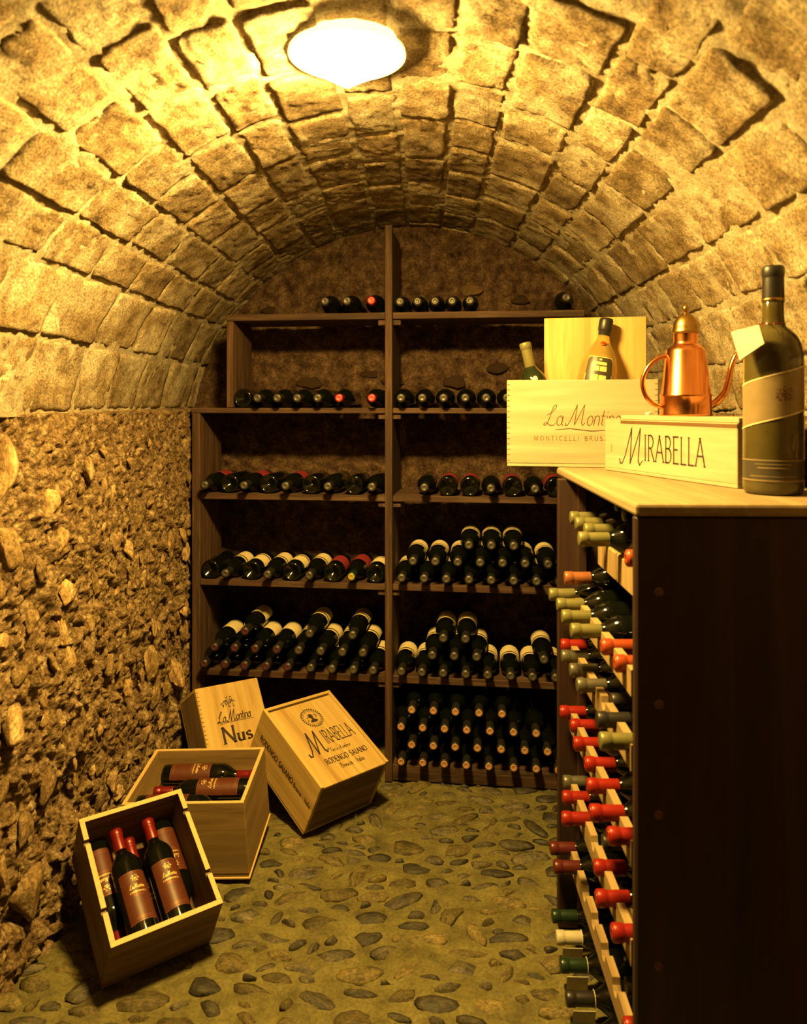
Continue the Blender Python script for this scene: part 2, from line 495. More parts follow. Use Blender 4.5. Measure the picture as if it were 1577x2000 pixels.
def strokes(text, track=0.12, script=False):
    """list of (polyline, serif_ok) in em units and total width"""
    out = []
    x = 0.0
    i = 0
    while i < len(text):
        key = text[i]
        if i + 1 < len(text) and text[i + 1] == '_':
            key = text[i:i + 2]
            i += 1
        w, st = GL[key]
        for s in st:
            out.append(([(x + p[0], p[1]) for p in s], key))
        x += w + track
        i += 1
    return out, x - track

def ribbon(polys, thick, thin, serif=0.0, shear=0.0, nib=25.0):
    """quads in 2D"""
    V = []
    F = []
    def seg(a, b, wa):
        d = Vector((b[0] - a[0], b[1] - a[1]))
        if d.length < 1e-6:
            return
        t = d.normalized()
        n = Vector((-t.y, t.x)) * wa / 2
        e = t * wa * 0.22
        k = len(V)
        for p in ((a[0] - e.x - n.x, a[1] - e.y - n.y), (b[0] + e.x - n.x, b[1] + e.y - n.y), (b[0] + e.x + n.x, b[1] + e.y + n.y), (a[0] - e.x + n.x, a[1] - e.y + n.y)):
            V.append((p[0] + shear * p[1], p[1]))
        F.append((k, k + 1, k + 2, k + 3))
    for pl, key in polys:
        for a, b in zip(pl[:-1], pl[1:]):
            ang = math.atan2(b[1] - a[1], b[0] - a[0])
            wa = thin + (thick - thin) * abs(math.sin(ang - math.radians(nib)))
            seg(a, b, wa)
        if serif and len(key) == 1 and key.isalpha():
            for p, q in ((pl[0], pl[1]), (pl[-1], pl[-2])):
                if abs(q[1] - p[1]) > abs(q[0] - p[0]) * 0.9 and (p[1] in (0, 1) or (key.islower() and abs(p[1] - 0.46) < 0.01)):
                    seg((p[0] - serif, p[1]), (p[0] + serif, p[1]), thin)
    return V, F

def lettering(name, text, width, height, mapf, thick=0.13, thin=0.05, serif=0.09, shear=0.0, track=0.12, extra=None):
    st, w = strokes(text, track)
    if extra:
        st = st + extra
    V, F = ribbon(st, thick, thin, serif, shear)
    sx = width / w
    return mesh(name, [mapf(v[0] * sx, v[1] * height) for v in V], F, False)

def plane_map(o, ex, ey, lift=0.0006):
    o = Vector(o)
    ex = Vector(ex).normalized()
    ey = Vector(ey).normalized()
    n = ex.cross(ey) * lift
    return lambda s, t: o + ex * s + ey * t + n

def merge_meshes(name, parts):
    V = []
    F = []
    for me in parts:
        k = len(V)
        V += [tuple(v.co) for v in me.vertices]
        F += [tuple(i + k for i in p.vertices) for p in me.polygons]
    return mesh(name, V, F, False)

def blob_poly(mapf, pts):
    return mesh('shape', [mapf(x, y) for x, y in pts], [tuple(range(len(pts)))], False)

def crest(name, mapf, size, seed):
    """cluster of leaf-like flecks forming a heraldic crest"""
    r = random.Random(seed)
    V = []
    F = []
    for k in range(34):
        a = r.uniform(0, 2 * math.pi)
        d = math.sqrt(r.random())
        cx = size * 0.5 * d * math.cos(a)
        cy = size * 0.42 * d * math.sin(a)
        b = r.uniform(0, math.pi)
        l = size * r.uniform(0.06, 0.13)
        w = size * r.uniform(0.025, 0.05)
        i = len(V)
        for (p, q) in ((-l, 0), (0, -w), (l, 0), (0, w)):
            V.append(mapf(cx + p * math.cos(b) - q * math.sin(b), cy + p * math.sin(b) + q * math.cos(b)))
        F.append((i, i + 1, i + 2, i + 3))
    return mesh(name, V, F, False)

# ================================================================ THE CELLAR
XC, ZC, RV = -0.07, 1.20, 0.94
Y_END = 3.32

def wall_x(y):
    return np.interp(y, [1.75, 1.97, 2.15, 2.86, 3.3], [-1.010, -0.975, -0.972, -0.925, -0.905])

# ---- vault
def ray_angle(ratio):
    # joint seen along (dx, dz) from the camera position across the section
    ex, ez = 0 - XC, CAM_H - ZC
    dx, dz = ratio, 1.0
    a = dx * dx + dz * dz
    b = 2 * (ex * dx + ez * dz)
    c = ex * ex + ez * ez - RV * RV
    t = (-b + math.sqrt(b * b - 4 * a * c)) / (2 * a)
    return math.atan2(ex + t * dx, ez + t * dz)

joints = [-5.7, -2.65, -1.87, -1.36, -0.98, -0.70, -0.50, -0.27, -0.09, 0.09, 0.27, 0.55, 0.79, 1.18, 1.82, 3.0, 8.0]
TH = [-math.radians(79.0)] + [ray_angle(r) for r in joints] + [math.radians(79.0)]
TH = sorted(TH)

def vault_pt(th, y, inward):
    r = RV - inward
    return np.stack([XC + r * np.sin(th), y, ZC + r * np.cos(th)], -1)

nth, ny = 300, 270
tt = np.linspace(-math.radians(79.6), math.radians(79.6), nth)
yy = np.linspace(0.85, Y_END, ny)
Tg, Yg = np.meshgrid(tt, yy, indexing='ij')
Tf, Yf = Tg.ravel(), Yg.ravel()
base = vault_pt(Tf, Yf, 0)
inw = -0.0022 + 0.0075 * fbm(base * 7, 3, 3) + 0.006 * fbm(base * 45, 3, 8)
vs = vault_pt(Tf, Yf, inw)
fs = grid_faces(nth, ny)
# plain continuation of the vault behind the camera
n0 = len(vs)
t2 = np.linspace(-math.radians(82), math.radians(82), 40)
y2 = np.linspace(-0.7, 0.85, 12)
T2, Y2 = np.meshgrid(t2, y2, indexing='ij')
v2 = vault_pt(T2.ravel(), Y2.ravel(), 0.0)
ceil = structure(put('ceiling', mesh('ceiling', np.concatenate([vs, v2]), np.concatenate([fs, grid_faces(40, 12) + n0])), MT['mortar']))

def vault_stone(t0, t1, y0, y1, seed):
    n = 19
    gap_t = RNG.uniform(0.0025, 0.0070) / RV
    gap_y = RNG.uniform(0.0025, 0.0075)
    t0 += gap_t
    t1 -= gap_t
    y0 += gap_y
    y1 -= gap_y
    s = np.linspace(0, 1, n)
    S, U_ = np.meshgrid(s, s, indexing='ij')
    S = S.ravel()
    U_ = U_.ravel()
    warp = lambda q_: np.where(q_ < 0.5 / (n - 1), 0.0, np.where(q_ > 1 - 0.5 / (n - 1), 1.0, np.clip(0.022 + 0.956 * (q_ - 1.0 / (n - 1)) / (1 - 2.0 / (n - 1)), 0, 1)))
    S = warp(S)
    U_ = warp(U_)
    th = t0 + (t1 - t0) * S
    y = y0 + (y1 - y0) * U_
    p = vault_pt(th, y, 0)
    # wavering outline, rounded corners
    wob = 0.0065
    th = th + wob / RV * fbm(p * 14 + seed, 3, 21) * 1.6
    y = y + wob * fbm(p * 14 + seed + 9, 3, 22) * 1.6
    cxs, cys = (S - 0.5) * 2, (U_ - 0.5) * 2
    corner = np.clip(np.abs(cxs) + np.abs(cys) - 1.80, 0, 1) * 0.4
    th = th - np.sign(cxs) * corner * (t1 - t0) * 0.35
    y = y - np.sign(cys) * corner * (y1 - y0) * 0.35
    ii, jj = np.meshgrid(np.arange(n), np.arange(n), indexing='ij')
    edge = np.minimum(np.minimum(ii, n - 1 - ii), np.minimum(jj, n - 1 - jj)).ravel()
    prof = np.where(edge < 0.5, -0.014, np.where(edge < 1.5, 0.0004, np.where(edge < 2.5, 0.0020, 0.0024)))
    tilt = RNG.normal(0, 0.0016) * cxs + RNG.normal(0, 0.0016) * cys
    rough = 0.0055 * fbm(p * 13 + seed, 4, 31) + 0.0060 * fbm(p * 75, 2, 33)
    inward = prof + np.where(edge < 0.5, 0, tilt + rough) + RNG.normal(0, 0.0012)
    return mesh('stone', vault_pt(th, y, inward), grid_faces(n, n))

k = 0
for c in range(len(TH) - 1):
    y = 0.87 - RNG.uniform(0, 0.1)
    while y < Y_END - 0.03:
        l = RNG.uniform(0.20, 0.33)
        y1 = min(y + l, Y_END)
        if Y_END - y1 < 0.09:
            y1 = Y_END
        o = put('stone', vault_stone(TH[c], TH[c + 1], y, y1, k * 1.7), MT['stone'], ceil)
        y = y1
        k += 1

# ---- rock shapes for the rubble and the cobbles
def rock(seed, flat, subdiv=2, cuts=6, amp=0.18):
    bm = bmesh.new()
    bmesh.ops.create_icosphere(bm, subdivisions=subdiv, radius=1.0)
    P = np.array([v.co[:] for v in bm.verts])
    r = np.random.default_rng(seed)
    for q in range(cuts):
        n = r.normal(size=3)
        n /= np.linalg.norm(n)
        c = r.uniform(0.45, 0.8)
        d = P @ n - c
        P = P - np.outer(np.clip(d, 0, None), n)
    P = P * (1 + amp * fbm(P * 1.8 + seed * 3.1, 3, seed))[:, None]
    P = P / np.abs(P).max(0)
    P[:, 2] *= flat
    for v, c in zip(bm.verts, P):
        v.co = c
    me = bpy.data.meshes.new('rock')
    bm.to_mesh(me)
    bm.free()
    me.polygons.foreach_set('use_smooth', [True] * len(me.polygons))
    return me

# ---- left wall: rubble set in reddish mortar
def rubble_wall(name, ys, zs, xf, sgn, amp, mat, seed):
    Yg, Zg = np.meshgrid(ys, zs, indexing='ij')
    y = Yg.ravel()
    z = Zg.ravel()
    q = np.stack([y, z, np.zeros_like(y)], -1)
    w = np.stack([y / 0.042 + 0.9 * fbm(q * 22, 2, seed), z / 0.052 + 0.9 * fbm(q * 22 + 5, 2, seed + 1)], -1)
    d, val = worley(w, seed)
    bump = np.clip(0.62 - d, 0, 0.4) * (val > 0.45) * (0.4 + val)
    deep = np.clip(fbm(q * 13 + 3, 3, seed + 4) - 0.12, 0, 1)
    amp_z = np.interp(z, [0.75, 1.2, 1.36], [1.0, 0.72, 0.6])
    h = amp * amp_z * (0.9 * fbm(q * 6, 3, seed + 2) + 1.1 * bump - 1.3 * deep + 0.26 * fbm(q * 60, 3, seed + 3)) + 0.010 * fbm(q * 120, 2, seed + 7) - 0.022 * np.clip(vnoise(q * 55 + 11, seed + 12) - 0.45, 0, 1)
    x = xf(y) + sgn * h
    v = np.stack([x, y, z], -1)
    # return ledge on top back to the vault
    return v, grid_faces(len(ys), len(zs))

ys = np.concatenate([np.linspace(-0.7, 1.35, 10), np.linspace(1.36, 3.32, 460)])
zs = np.linspace(-0.03, 1.375, 330)
v, f = rubble_wall('wall_left', ys, zs, wall_x, 1.0, 0.034, MT['earth'], 41)
# ledge strip
top = v[np.arange(len(ys)) * len(zs) + len(zs) - 1]
led = top + np.stack([-0.10 * np.ones(len(ys)), np.zeros(len(ys)), 0.012 + 0.006 * fbm(top * 30, 2, 3)], -1)
n0 = len(v)
v = np.concatenate([v, led])
a = np.arange(len(ys)) * len(zs) + len(zs) - 1
lf = np.stack([a[:-1], a[1:], n0 + np.arange(1, len(ys)), n0 + np.arange(len(ys) - 1)], -1)
wall_left = structure(put('wall_left', mesh('wall_left', v, np.concatenate([f, lf])), MT['earth']))

rocks = [rock(100 + i, 0.55, 3, 11, 0.30) for i in range(16)]
for me in rocks:
    me.materials.append(MT['rubble'])
placed = []
tries = 0
while len(placed) < 190 and tries < 20000:
    tries += 1
    y = random.uniform(1.5, 3.0)
    z = random.uniform(0.02, 1.27) ** 1.0
    if z > 1.05 and random.random() < 0.6:
        continue
    s = random.choice((0.014, 0.018, 0.022, 0.027, 0.033, 0.040, 0.048)) * (1.1 if z < 0.8 else 0.8)
    if all((y - b) ** 2 + (z - c) ** 2 > (0.95 * (s + r)) ** 2 for b, c, r in placed):
        placed.append((y, z, s))
special = [(1.962, 1.145, 0.055, 0.62), (2.34, 0.985, 0.040, 0.95), (2.05, 0.888, 0.042, 0.9), (2.06, 0.715, 0.042, 0.85), (1.79, 1.24, 0.085, 0.42), (1.80, 1.07, 0.065, 0.8), (1.87, 0.20, 0.075, 0.65), (2.30, 0.62, 0.045, 0.55), (2.42, 0.50, 0.040, 0.5), (1.95, 0.42, 0.05, 0.6), (2.0, 0.56, 0.045, 0.6)]
placed = [p_ for p_ in placed if all((p_[0] - q_[0]) ** 2 + (p_[1] - q_[1]) ** 2 > (q_[2] + p_[2]) ** 2 for q_ in special)]
for (y, z, s, asp) in special:
    m = frame((float(wall_x(y)) + 0.006, y, z), (1, -0.1, 0.15), (0, 0.25, 1)) @ Matrix.Diagonal((s, s * asp, s * 0.75, 1))
    put('stone', random.choice(rocks), MT['rubble'], wall_left, m)
for (y, z, s) in placed:
    me = random.choice(rocks)
    # local z of the rock faces into the room (+x); lean of the long axis about 25 degrees off vertical
    ang = math.radians(random.gauss(25, 28))
    long_ax = Vector((0, math.sin(ang), math.cos(ang)))
    nrm = Vector((1, random.uniform(-0.35, 0.35), random.uniform(-0.15, 0.45)))
    m = frame((float(wall_x(y)) + random.uniform(-0.006, 0.010), y, z), nrm, long_ax)
    k = random.uniform(0.95, 1.5)
    m = m @ Matrix.Diagonal((s * k, s * random.uniform(0.62, 0.85), s * random.uniform(0.7, 1.1), 1))
    put('stone', me, None, wall_left, m)

# ---- right wall, behind the side rack
v, f = rubble_wall('wall_right', np.concatenate([np.linspace(-0.7, 1.3, 8), np.linspace(1.31, 3.32, 170)]), np.linspace(-0.03, 1.375, 120), lambda y: np.full_like(y, 0.845), -1.0, 0.022, None, 77)
wall_right = structure(put('wall_right', mesh('wall_right', v, f), MT['earth']))
for q in range(34):
    s = random.uniform(0.014, 0.03)
    y = random.uniform(1.4, 2.4)
    z = random.uniform(1.18, 1.36)
    m = frame((0.838, y, z), (-1, random.uniform(-0.3, 0.3), 0.3), (0, 0.4, 1)) @ Matrix.Diagonal((s * 1.2, s * 0.8, s, 1))
    put('stone', random.choice(rocks), None, wall_right, m)

# ---- back wall and the frame of the shelving
RO = Vector((-0.133, 2.857, 0.0))
ra = math.radians(5.07)
RU = Vector((math.cos(ra), -math.sin(ra), 0))
RVV = Vector((math.sin(ra), math.cos(ra), 0))
RACK = cols_matrix(RU, RVV, (0, 0, 1), RO)
us = np.linspace(-1.05, 1.2, 230)
zz = np.linspace(-0.03, 2.25, 230)
Ug, Zg = np.meshgrid(us, zz, indexing='ij')
u = Ug.ravel()
z = Zg.ravel()
q = np.stack([u, z, np.zeros_like(u)], -1)
d, val = worley(np.stack([u / 0.09 + 0.7 * fbm(q * 9, 2, 5), z / 0.06 + 0.7 * fbm(q * 9 + 4, 2, 6)], -1), 13)
h = 0.022 * fbm(q * 5, 4, 2) + 0.028 * np.clip(0.6 - d, 0, 0.4) * (val > 0.5) + 0.006 * fbm(q * 50, 3, 9)
loc = np.stack([u, 0.335 - h, z], -1)
M3 = np.array(RACK.to_3x3())
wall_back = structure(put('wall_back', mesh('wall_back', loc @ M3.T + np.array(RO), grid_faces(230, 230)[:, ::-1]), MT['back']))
for (uu, z, sx, sz) in ((0.305, 1.865, 0.05, 0.028), (-0.02, 1.50, 0.06, 0.022), (-0.12, 1.53, 0.05, 0.02), (0.23, 1.49, 0.05, 0.03), (-0.38, 1.49, 0.06, 0.03), (0.40, 1.55, 0.05, 0.025), (-0.55, 1.80, 0.04, 0.02), (0.5, 1.83, 0.045, 0.025)):
    p = RO + RU * uu + RVV * 0.322 + Vector((0, 0, z))
    m = frame(p, -RVV + Vector((0, 0, 0.3)), RU) @ Matrix.Diagonal((sx, sz, 0.02, 1))
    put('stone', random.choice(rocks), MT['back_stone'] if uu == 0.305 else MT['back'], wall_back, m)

# ---- floor: pebbles in mortar
xs = np.linspace(-1.10, 0.95, 260)
ys = np.concatenate([np.linspace(-0.7, 1.2, 8), np.linspace(1.22, 3.35, 280)])
Xg, Yg = np.meshgrid(xs, ys, indexing='ij')
q = np.stack([Xg.ravel(), Yg.ravel(), np.zeros(Xg.size)], -1)
hz = -0.003 + 0.006 * fbm(q * 6, 3, 61) + 0.0075 * fbm(q * 26, 4, 62)
q[:, 2] = hz
floor = structure(put('floor', mesh('floor', q, grid_faces(260, len(ys))), MT['grout']))
pebbles = [rock(300 + i, 0.42, 2, 5, 0.20) for i in range(14)]
cob = []
cells = {}
def try_cobble(x, y, a, b, th, slack):
    ca, sa = math.cos(th), math.sin(th)
    discs = [(x + ca * a * t_, y + sa * a * t_, b * k_) for t_, k_ in ((-0.62, 0.72), (-0.3, 0.95), (0, 1.0), (0.3, 0.95), (0.62, 0.72))]
    cx, cy = int(x / 0.12), int(y / 0.12)
    for i_ in (-1, 0, 1):
        for j_ in (-1, 0, 1):
            for oth in cells.get((cx + i_, cy + j_), ()):
                for d0 in discs:
                    for d1 in oth:
                        if (d0[0] - d1[0]) ** 2 + (d0[1] - d1[1]) ** 2 < (d0[2] + d1[2] + slack) ** 2:
                            return
    cells.setdefault((cx, cy), []).append(discs)
    cob.append((x, y, a, b, th))
for (lo_, hi_, n_) in ((0.050, 0.064, 400), (0.040, 0.052, 2500), (0.030, 0.042, 7000), (0.020, 0.030, 9000)):
    for q_ in range(n_):
        x = random.uniform(-1.0, 0.46)
        y = random.uniform(1.60, 2.98)
        a = random.uniform(lo_, hi_)
        b = a * random.uniform(0.38, 0.66)
        th = random.gauss(0.05, 0.30) if random.random() < 0.82 else random.uniform(-1.4, 1.4)
        try_cobble(x, y, a, b, th, 0.003)
def seen(c):
    return c[2] * c[3] / (c[1] ** 3) * (1.0 if c[0] < 0.36 and c[1] > 1.70 else 0.2)
cob.sort(key=seen, reverse=True)
rest = []
for n_, (x, y, a, b, th) in enumerate(cob):
    hgt = random.uniform(0.012, 0.019)
    zc = float(-0.003 + 0.006 * fbm(np.array([[x, y, 0]]) * 6, 3, 61)[0]) - hgt * 0.40 + random.uniform(-0.0015, 0.0050)
    m = Matrix.Translation((x, y, zc)) @ Matrix.Rotation(th, 4, 'Z') @ Matrix.Rotation(random.gauss(0, 0.06), 4, 'X') @ Matrix.Diagonal((a, b, hgt / 0.42, 1))
    if n_ < 295:
        put('cobblestone', random.choice(pebbles), MT['cobble'] if random.random() < 0.5 else MT['cobble_warm'], floor, m)
    else:
        rest.append(m)
V_ = []
F_ = []
for m in rest:
    me = random.choice(pebbles)
    k_ = len(V_)
    V_ += [m @ v_.co for v_ in me.vertices]
    F_ += [tuple(i_ + k_ for i_ in p_.vertices) for p_ in me.polygons]
if rest:
    ro = put('small_cobblestones', mesh('small_cobblestones', V_, F_), MT['cobble_small'], floor)
    ro['kind'] = 'stuff'

# ---- ceiling lamp
lamp = tag(empty('ceiling_lamp', Matrix.Translation((-0.1586, 1.565, 2.140))), 'glowing round glass ceiling lamp with pointed tip under the vault crown', 'lamp')
put('lamp_base', lathe_mesh('lamp_base', [(0.0, 0.004), (0.100, 0.004), (0.100, -0.010), (0.0, -0.010)], 48), MT['lampmetal'], lamp)
put('lamp_collar', lathe_mesh('lamp_collar', [(0.101, 0.002), (0.106, -0.006), (0.110, -0.019)], 48), MT['lampcollar'], lamp)
put('lamp_rim', lathe_mesh('lamp_rim', [(0.109, -0.018), (0.119, -0.021), (0.1200, -0.029), (0.118, -0.031), (0.115, -0.028), (0.110, -0.023)], 48), MT['lampcollar'], lamp)
put('lamp_glass', lathe_mesh('lamp_glass', [(0.1145, -0.023), (0.1140, -0.030), (0.101, -0.038), (0.073, -0.052), (0.046, -0.067), (0.024, -0.080), (0.010, -0.0885), (0.003, -0.0920), (0.0, -0.0925)], 48), MT['lamp'], lamp)

# ================================================================ BACK SHELVING
shelving = tag(empty('shelving_unit', RACK), 'tall brown wooden wine shelving standing against the back wall', 'shelving')
D = 0.235
def board(name, lo, hi, mat, parent=shelving, bev=0.002):
    return put(name, box_mesh(name, lo, hi, bev), mat, parent)
UL, UR, UPL = -0.764, 0.742, -0.628
board('side_board', (UL, 0, 0.0), (UL + 0.032, D, 1.366), MT['shelf_z'])
board('side_board', (UR, 0, 0.0), (UR + 0.03, D, 1.366), MT['shelf_z'])
board('side_board', (UPL, 0.004, 1.388), (UPL + 0.026, D, 1.718), MT['shelf_z'])
board('centre_post', (-0.0139, -0.012, 0.0), (0.0131, 0.02, 2.067), MT['shelf_z'])
board('divider_board', (-0.006, 0.02, 0.02), (0.0125, D, 2.05), MT['shelf_z'])
SH = {'top': 1.7432, 's2': 1.3867, 's3': 1.0607, 's4': 0.7308, 's5': 0.3896, 'floor': 0.062}
for key, (l0, r0, th_) in {'top': (UPL - 0.002, 0.715, 0.025), 's2': (UL - 0.004, UR + 0.034, 0.020), 's3': (UL + 0.033, UR - 0.001, 0.023), 's4': (UL + 0.033, UR - 0.001, 0.023), 's5': (UL + 0.033, UR - 0.001, 0.026)}.items():
    z1 = SH[key]
    board('shelf', (l0, 0.0, z1 - th_), (-0.0145, D, z1), MT['shelf_x'])
    board('shelf', (0.0137, 0.0, z1 - th_), (r0, D, z1), MT['shelf_x'])
    for s in (-1, 1):
        lo = (0.0137, 0.012, z1 - th_ - 0.022) if s > 0 else (-0.043, 0.012, z1 - th_ - 0.022)
        board('cleat', lo, (lo[0] + 0.029, D - 0.02, z1 - th_ - 0.0005), MT['shelf_y'])
board('plinth_board', (0.0137, -0.004, 0.004), (UR - 0.001, D, 0.062), MT['shelf_x'])

# ---------------------------------------------------------------- bottles
BR = 0.0362
def bottle_prof(r, L, neck=0.0140, sh0=0.62, sh1=0.78):
    return [(0.0, 0.020), (r * 0.45, 0.012), (r * 0.74, 0.002), (r * 0.84, 0.0), (r * 0.97, 0.003), (r, 0.010), (r, L * sh0), (r * 0.985, L * (sh0 + 0.025)), (r * 0.90, L * (sh0 + 0.062)), (r * 0.72, L * (sh0 + 0.10)),
            (r * 0.53, L * (sh0 + 0.13)), (neck * 1.06, L * sh1), (neck, L * (sh1 + 0.04)), (neck * 0.95, L * 0.93), (neck * 1.0, L - 0.001), (0.0, L - 0.001)]
MESH = {}
def body_mesh(r, L):
    key = ('body', r, L)
    if key not in MESH:
        MESH[key] = lathe_mesh('glass_body', bottle_prof(r, L), 28)
        MESH[key].materials.append(MT['glass'])
    return MESH[key]
def capsule_mesh(L, clen, rn=0.0152):
    key = ('cap', L, clen, rn)
    if key not in MESH:
        z0 = L - clen
        MESH[key] = lathe_mesh('capsule', [(rn * 0.97, z0), (rn * 1.02, z0 + 0.002), (rn * 0.99, L - 0.024), (rn * 1.0, L - 0.021), (rn * 1.10, L - 0.0195), (rn * 1.10, L - 0.004), (rn * 1.02, L - 0.001), (rn * 0.8, L), (0.0, L)], 24)
        MESH[key].materials.append(MT['black'])
    return MESH[key]
def disc_mesh(L, rn=0.0128):
    key = ('disc', L, rn)
    if key not in MESH:
        MESH[key] = lathe_mesh('cap_end', [(rn, L - 0.0005), (rn, L + 0.0008), (rn * 0.55, L + 0.0008), (rn * 0.5, L + 0.0003), (0.0, L + 0.0003)], 20)
        MESH[key].materials.append(MT['disc_dark'])
    return MESH[key]
def wrap_mesh(r, z0, z1, half, lift=0.0006, n=16, name='paper_label', slant=0.0):
    key = ('wrap', r, z0, z1, half, lift, name, slant)
    if key not in MESH:
        vs = []
        nz = 3
        for i in range(n + 1):
            a = math.radians(-half + 2 * half * i / n)
            for j in range(nz):
                zz_ = z0 + (z1 - z0) * j / (nz - 1) + slant * i / n
                vs.append(((r + lift) * math.cos(a), (r + lift) * math.sin(a), zz_))
        MESH[key] = mesh(name, vs, grid_faces(n + 1, nz))
        MESH[key].materials.append(MT['paper'])
    return MESH[key]
def cyl_map(r, z_mid, lift=0.0011, flip=1):
    """text on a bottle label: s runs round the bottle, t up its axis"""
    return lambda s, t: Vector(((r + lift) * math.cos(s / r), (r + lift) * math.sin(s / r), z_mid + t))

STY = {
    'plain': dict(cap='black', disc='disc_grey'),
    'dark': dict(cap='black', disc='disc_dark'),
    'purple': dict(cap='black', disc='disc_purple'),
    'redcap': dict(cap='dimred', disc='disc_red'),
    'redlab': dict(cap='black', disc='disc_grey', label='redlabel'),
    'pale': dict(cap='black', disc='disc_grey', label='paper', stripe=True),
    'pale2': dict(cap='black', disc='disc_purple', label='paper'),
    'cork': dict(cap='black', disc='disc_cork'),
    'yellow': dict(cap='darkgreen', disc='yellowwax', label='redlabel'),
    'base': dict(cap='black', disc='disc_dark'),
    'base_red': dict(cap='black', disc='disc_dark', label='redlabel'),
    'base_pale': dict(cap='black', disc='disc_dark', label='paper', stripe=True),
}
def make_bottle(matrix, style, label, group, r=BR, L=0.30, clen=0.058, glass='glass'):
    st = STY[style] if isinstance(style, str) else style
    e = tag(empty('wine_bottle', matrix), label, 'bottle', group)
    put('glass_body', body_mesh(r, L), MT[glass], e)
    put('capsule', capsule_mesh(L, clen * L / 0.30), MT[st['cap']], e)
    if st.get('disc'):
        put('cap_end', disc_mesh(L), MT[st['disc']], e)
    if st.get('label'):
        lo = put('paper_label', wrap_mesh(r, 0.055 * L / 0.3, 0.150 * L / 0.3, 88), MT[st['label']], e)
        if st.get('stripe'):
            put('label_band', wrap_mesh(r, 0.128 * L / 0.3, 0.139 * L / 0.3, 80, 0.0011, 16, 'label_band'), MT['stripe'], lo)
    return e

ORD = ['first', 'second', 'third', 'fourth', 'fifth', 'sixth', 'seventh', 'eighth', 'ninth', 'tenth']
LOOK = {'plain': 'dark bottle with grey cap end', 'dark': 'dark bottle with black cap end', 'purple': 'dark bottle with purplish cap end', 'redcap': 'dark bottle with bright red cap end',
        'redlab': 'crimson-labelled bottle', 'pale': 'cream-labelled bottle neck forward', 'pale2': 'cream-labelled bottle neck forward', 'cork': 'dark bottle with tan cork end',
        'yellow': 'bottle with yellow cap end', 'base': 'dark bottle base forward', 'base_red': 'red-labelled bottle base forward', 'base_pale': 'cream-labelled bottle base forward'}

def lay(u, z, kind, style, label, group, r=BR, L=0.30, v=None, roll=0.0):
    if kind == 'n':
        v = -0.06 if v is None else v
        p = RO + RU * u + RVV * (v + L) + Vector((0, 0, z))
        m = frame(p, -RVV, Vector((0, 0, 1)) + RU * roll)
    else:
        v = 0.0 if v is None else v
        p = RO + RU * u + RVV * v + Vector((0, 0, z))
        m = frame(p, RVV, Vector((0, 0, 1)) + RU * roll)
    return make_bottle(m, style, label, group, r, L)

def row(shelf, place, items, rowname='', z=None, group='', r=BR, L=0.30):
    items = sorted(items)
    zz_ = (SH[shelf] + r + 0.0008) if z is None else z
    for i, (u, kind, sty) in enumerate(items):
        lab = LOOK[sty] + ', ' + ORD[i] + ' from left, ' + (rowname + ', ' if rowname else '') + place
        lay(u, zz_, kind, sty, lab, group, r, L, roll=random.uniform(-0.12, 0.12))

# top shelf
row('top', 'top shelf left of post', [(-0.2318, 'n', 'dark'), (-0.1495, 'n', 'plain'), (-0.0583, 'n', 'redcap')], group='bottles on the top shelf')
row('top', 'top shelf right of post', [(0.0475, 'n', 'plain'), (0.112, 'n', 'plain'), (0.1755, 'n', 'plain'), (0.2375, 'n', 'plain'), (0.302, 'n', 'plain')], group='bottles on the top shelf', r=0.0305, L=0.25)
lay(0.645, SH['top'] + BR + 0.0008, 'n', 'dark', 'single dark bottle on top shelf close under the right vault', 'bottles on the top shelf')
# second shelf
row('s2', 'second shelf left of post', [(-0.5635, 'b', 'base'), (-0.488, 'n', 'dark'), (-0.4118, 'n', 'plain'), (-0.336, 'n', 'plain'), (-0.2588, 'n', 'plain'), (-0.1782, 'n', 'redcap'), (-0.0564, 'n', 'redcap')], group='bottles on the second shelf')
row('s2', 'second shelf right of post', [(0.0515, 'n', 'plain'), (0.1295, 'n', 'plain'), (0.2066, 'n', 'plain'), (0.2851, 'n', 'plain'), (0.3603, 'n', 'plain'), (0.435, 'n', 'plain')], group='bottles on the second shelf')
# third shelf
row('s3', 'third shelf left of post', [(-0.692, 'n', 'redlab'), (-0.6155, 'b', 'base'), (-0.5395, 'n', 'redlab'), (-0.4625, 'b', 'base'), (-0.3806, 'n', 'redlab'), (-0.297, 'b', 'base'), (-0.2203, 'n', 'plain'), (-0.1338, 'b', 'base'), (-0.0564, 'n', 'plain')], group='bottles on the third shelf')
row('s3', 'third shelf right of post', [(0.137, 'n', 'plain'), (0.2179, 'b', 'base_red'), (0.2998, 'b', 'base_red'), (0.3775, 'n', 'plain'), (0.4565, 'b', 'base_red'), (0.5345, 'n', 'plain'), (0.612, 'b', 'base_red')], group='bottles on the third shelf')
# fourth shelf
row('s4', 'fourth shelf left of post', [(-0.6926, 'b', 'base'), (-0.6115, 'n', 'pale'), (-0.5289, 'b', 'base_pale'), (-0.4489, 'n', 'pale'), (-0.3714, 'b', 'base_pale'), (-0.2904, 'n', 'pale'), (-0.2138, 'b', 'base_red'), (-0.1319, 'n', 'yellow'), (-0.0520, 'b', 'base_pale')], group='bottles on the fourth shelf')
Z4 = SH['s4'] + BR + 0.0008
G4 = 'bottle pile on the fourth shelf'
row('s4', 'fourth shelf right of post', [(x, 'n', 'pale') for x in (0.0535, 0.1360, 0.2168, 0.2989, 0.3786, 0.4586, 0.5399, 0.620)], 'bottom row', Z4, G4)
row('s4', 'fourth shelf right of post', [(x, 'n', 'pale') for x in (0.0952, 0.1770, 0.2580, 0.3390, 0.4190, 0.4995, 0.5804)], 'second row', Z4 + 0.0625, G4)
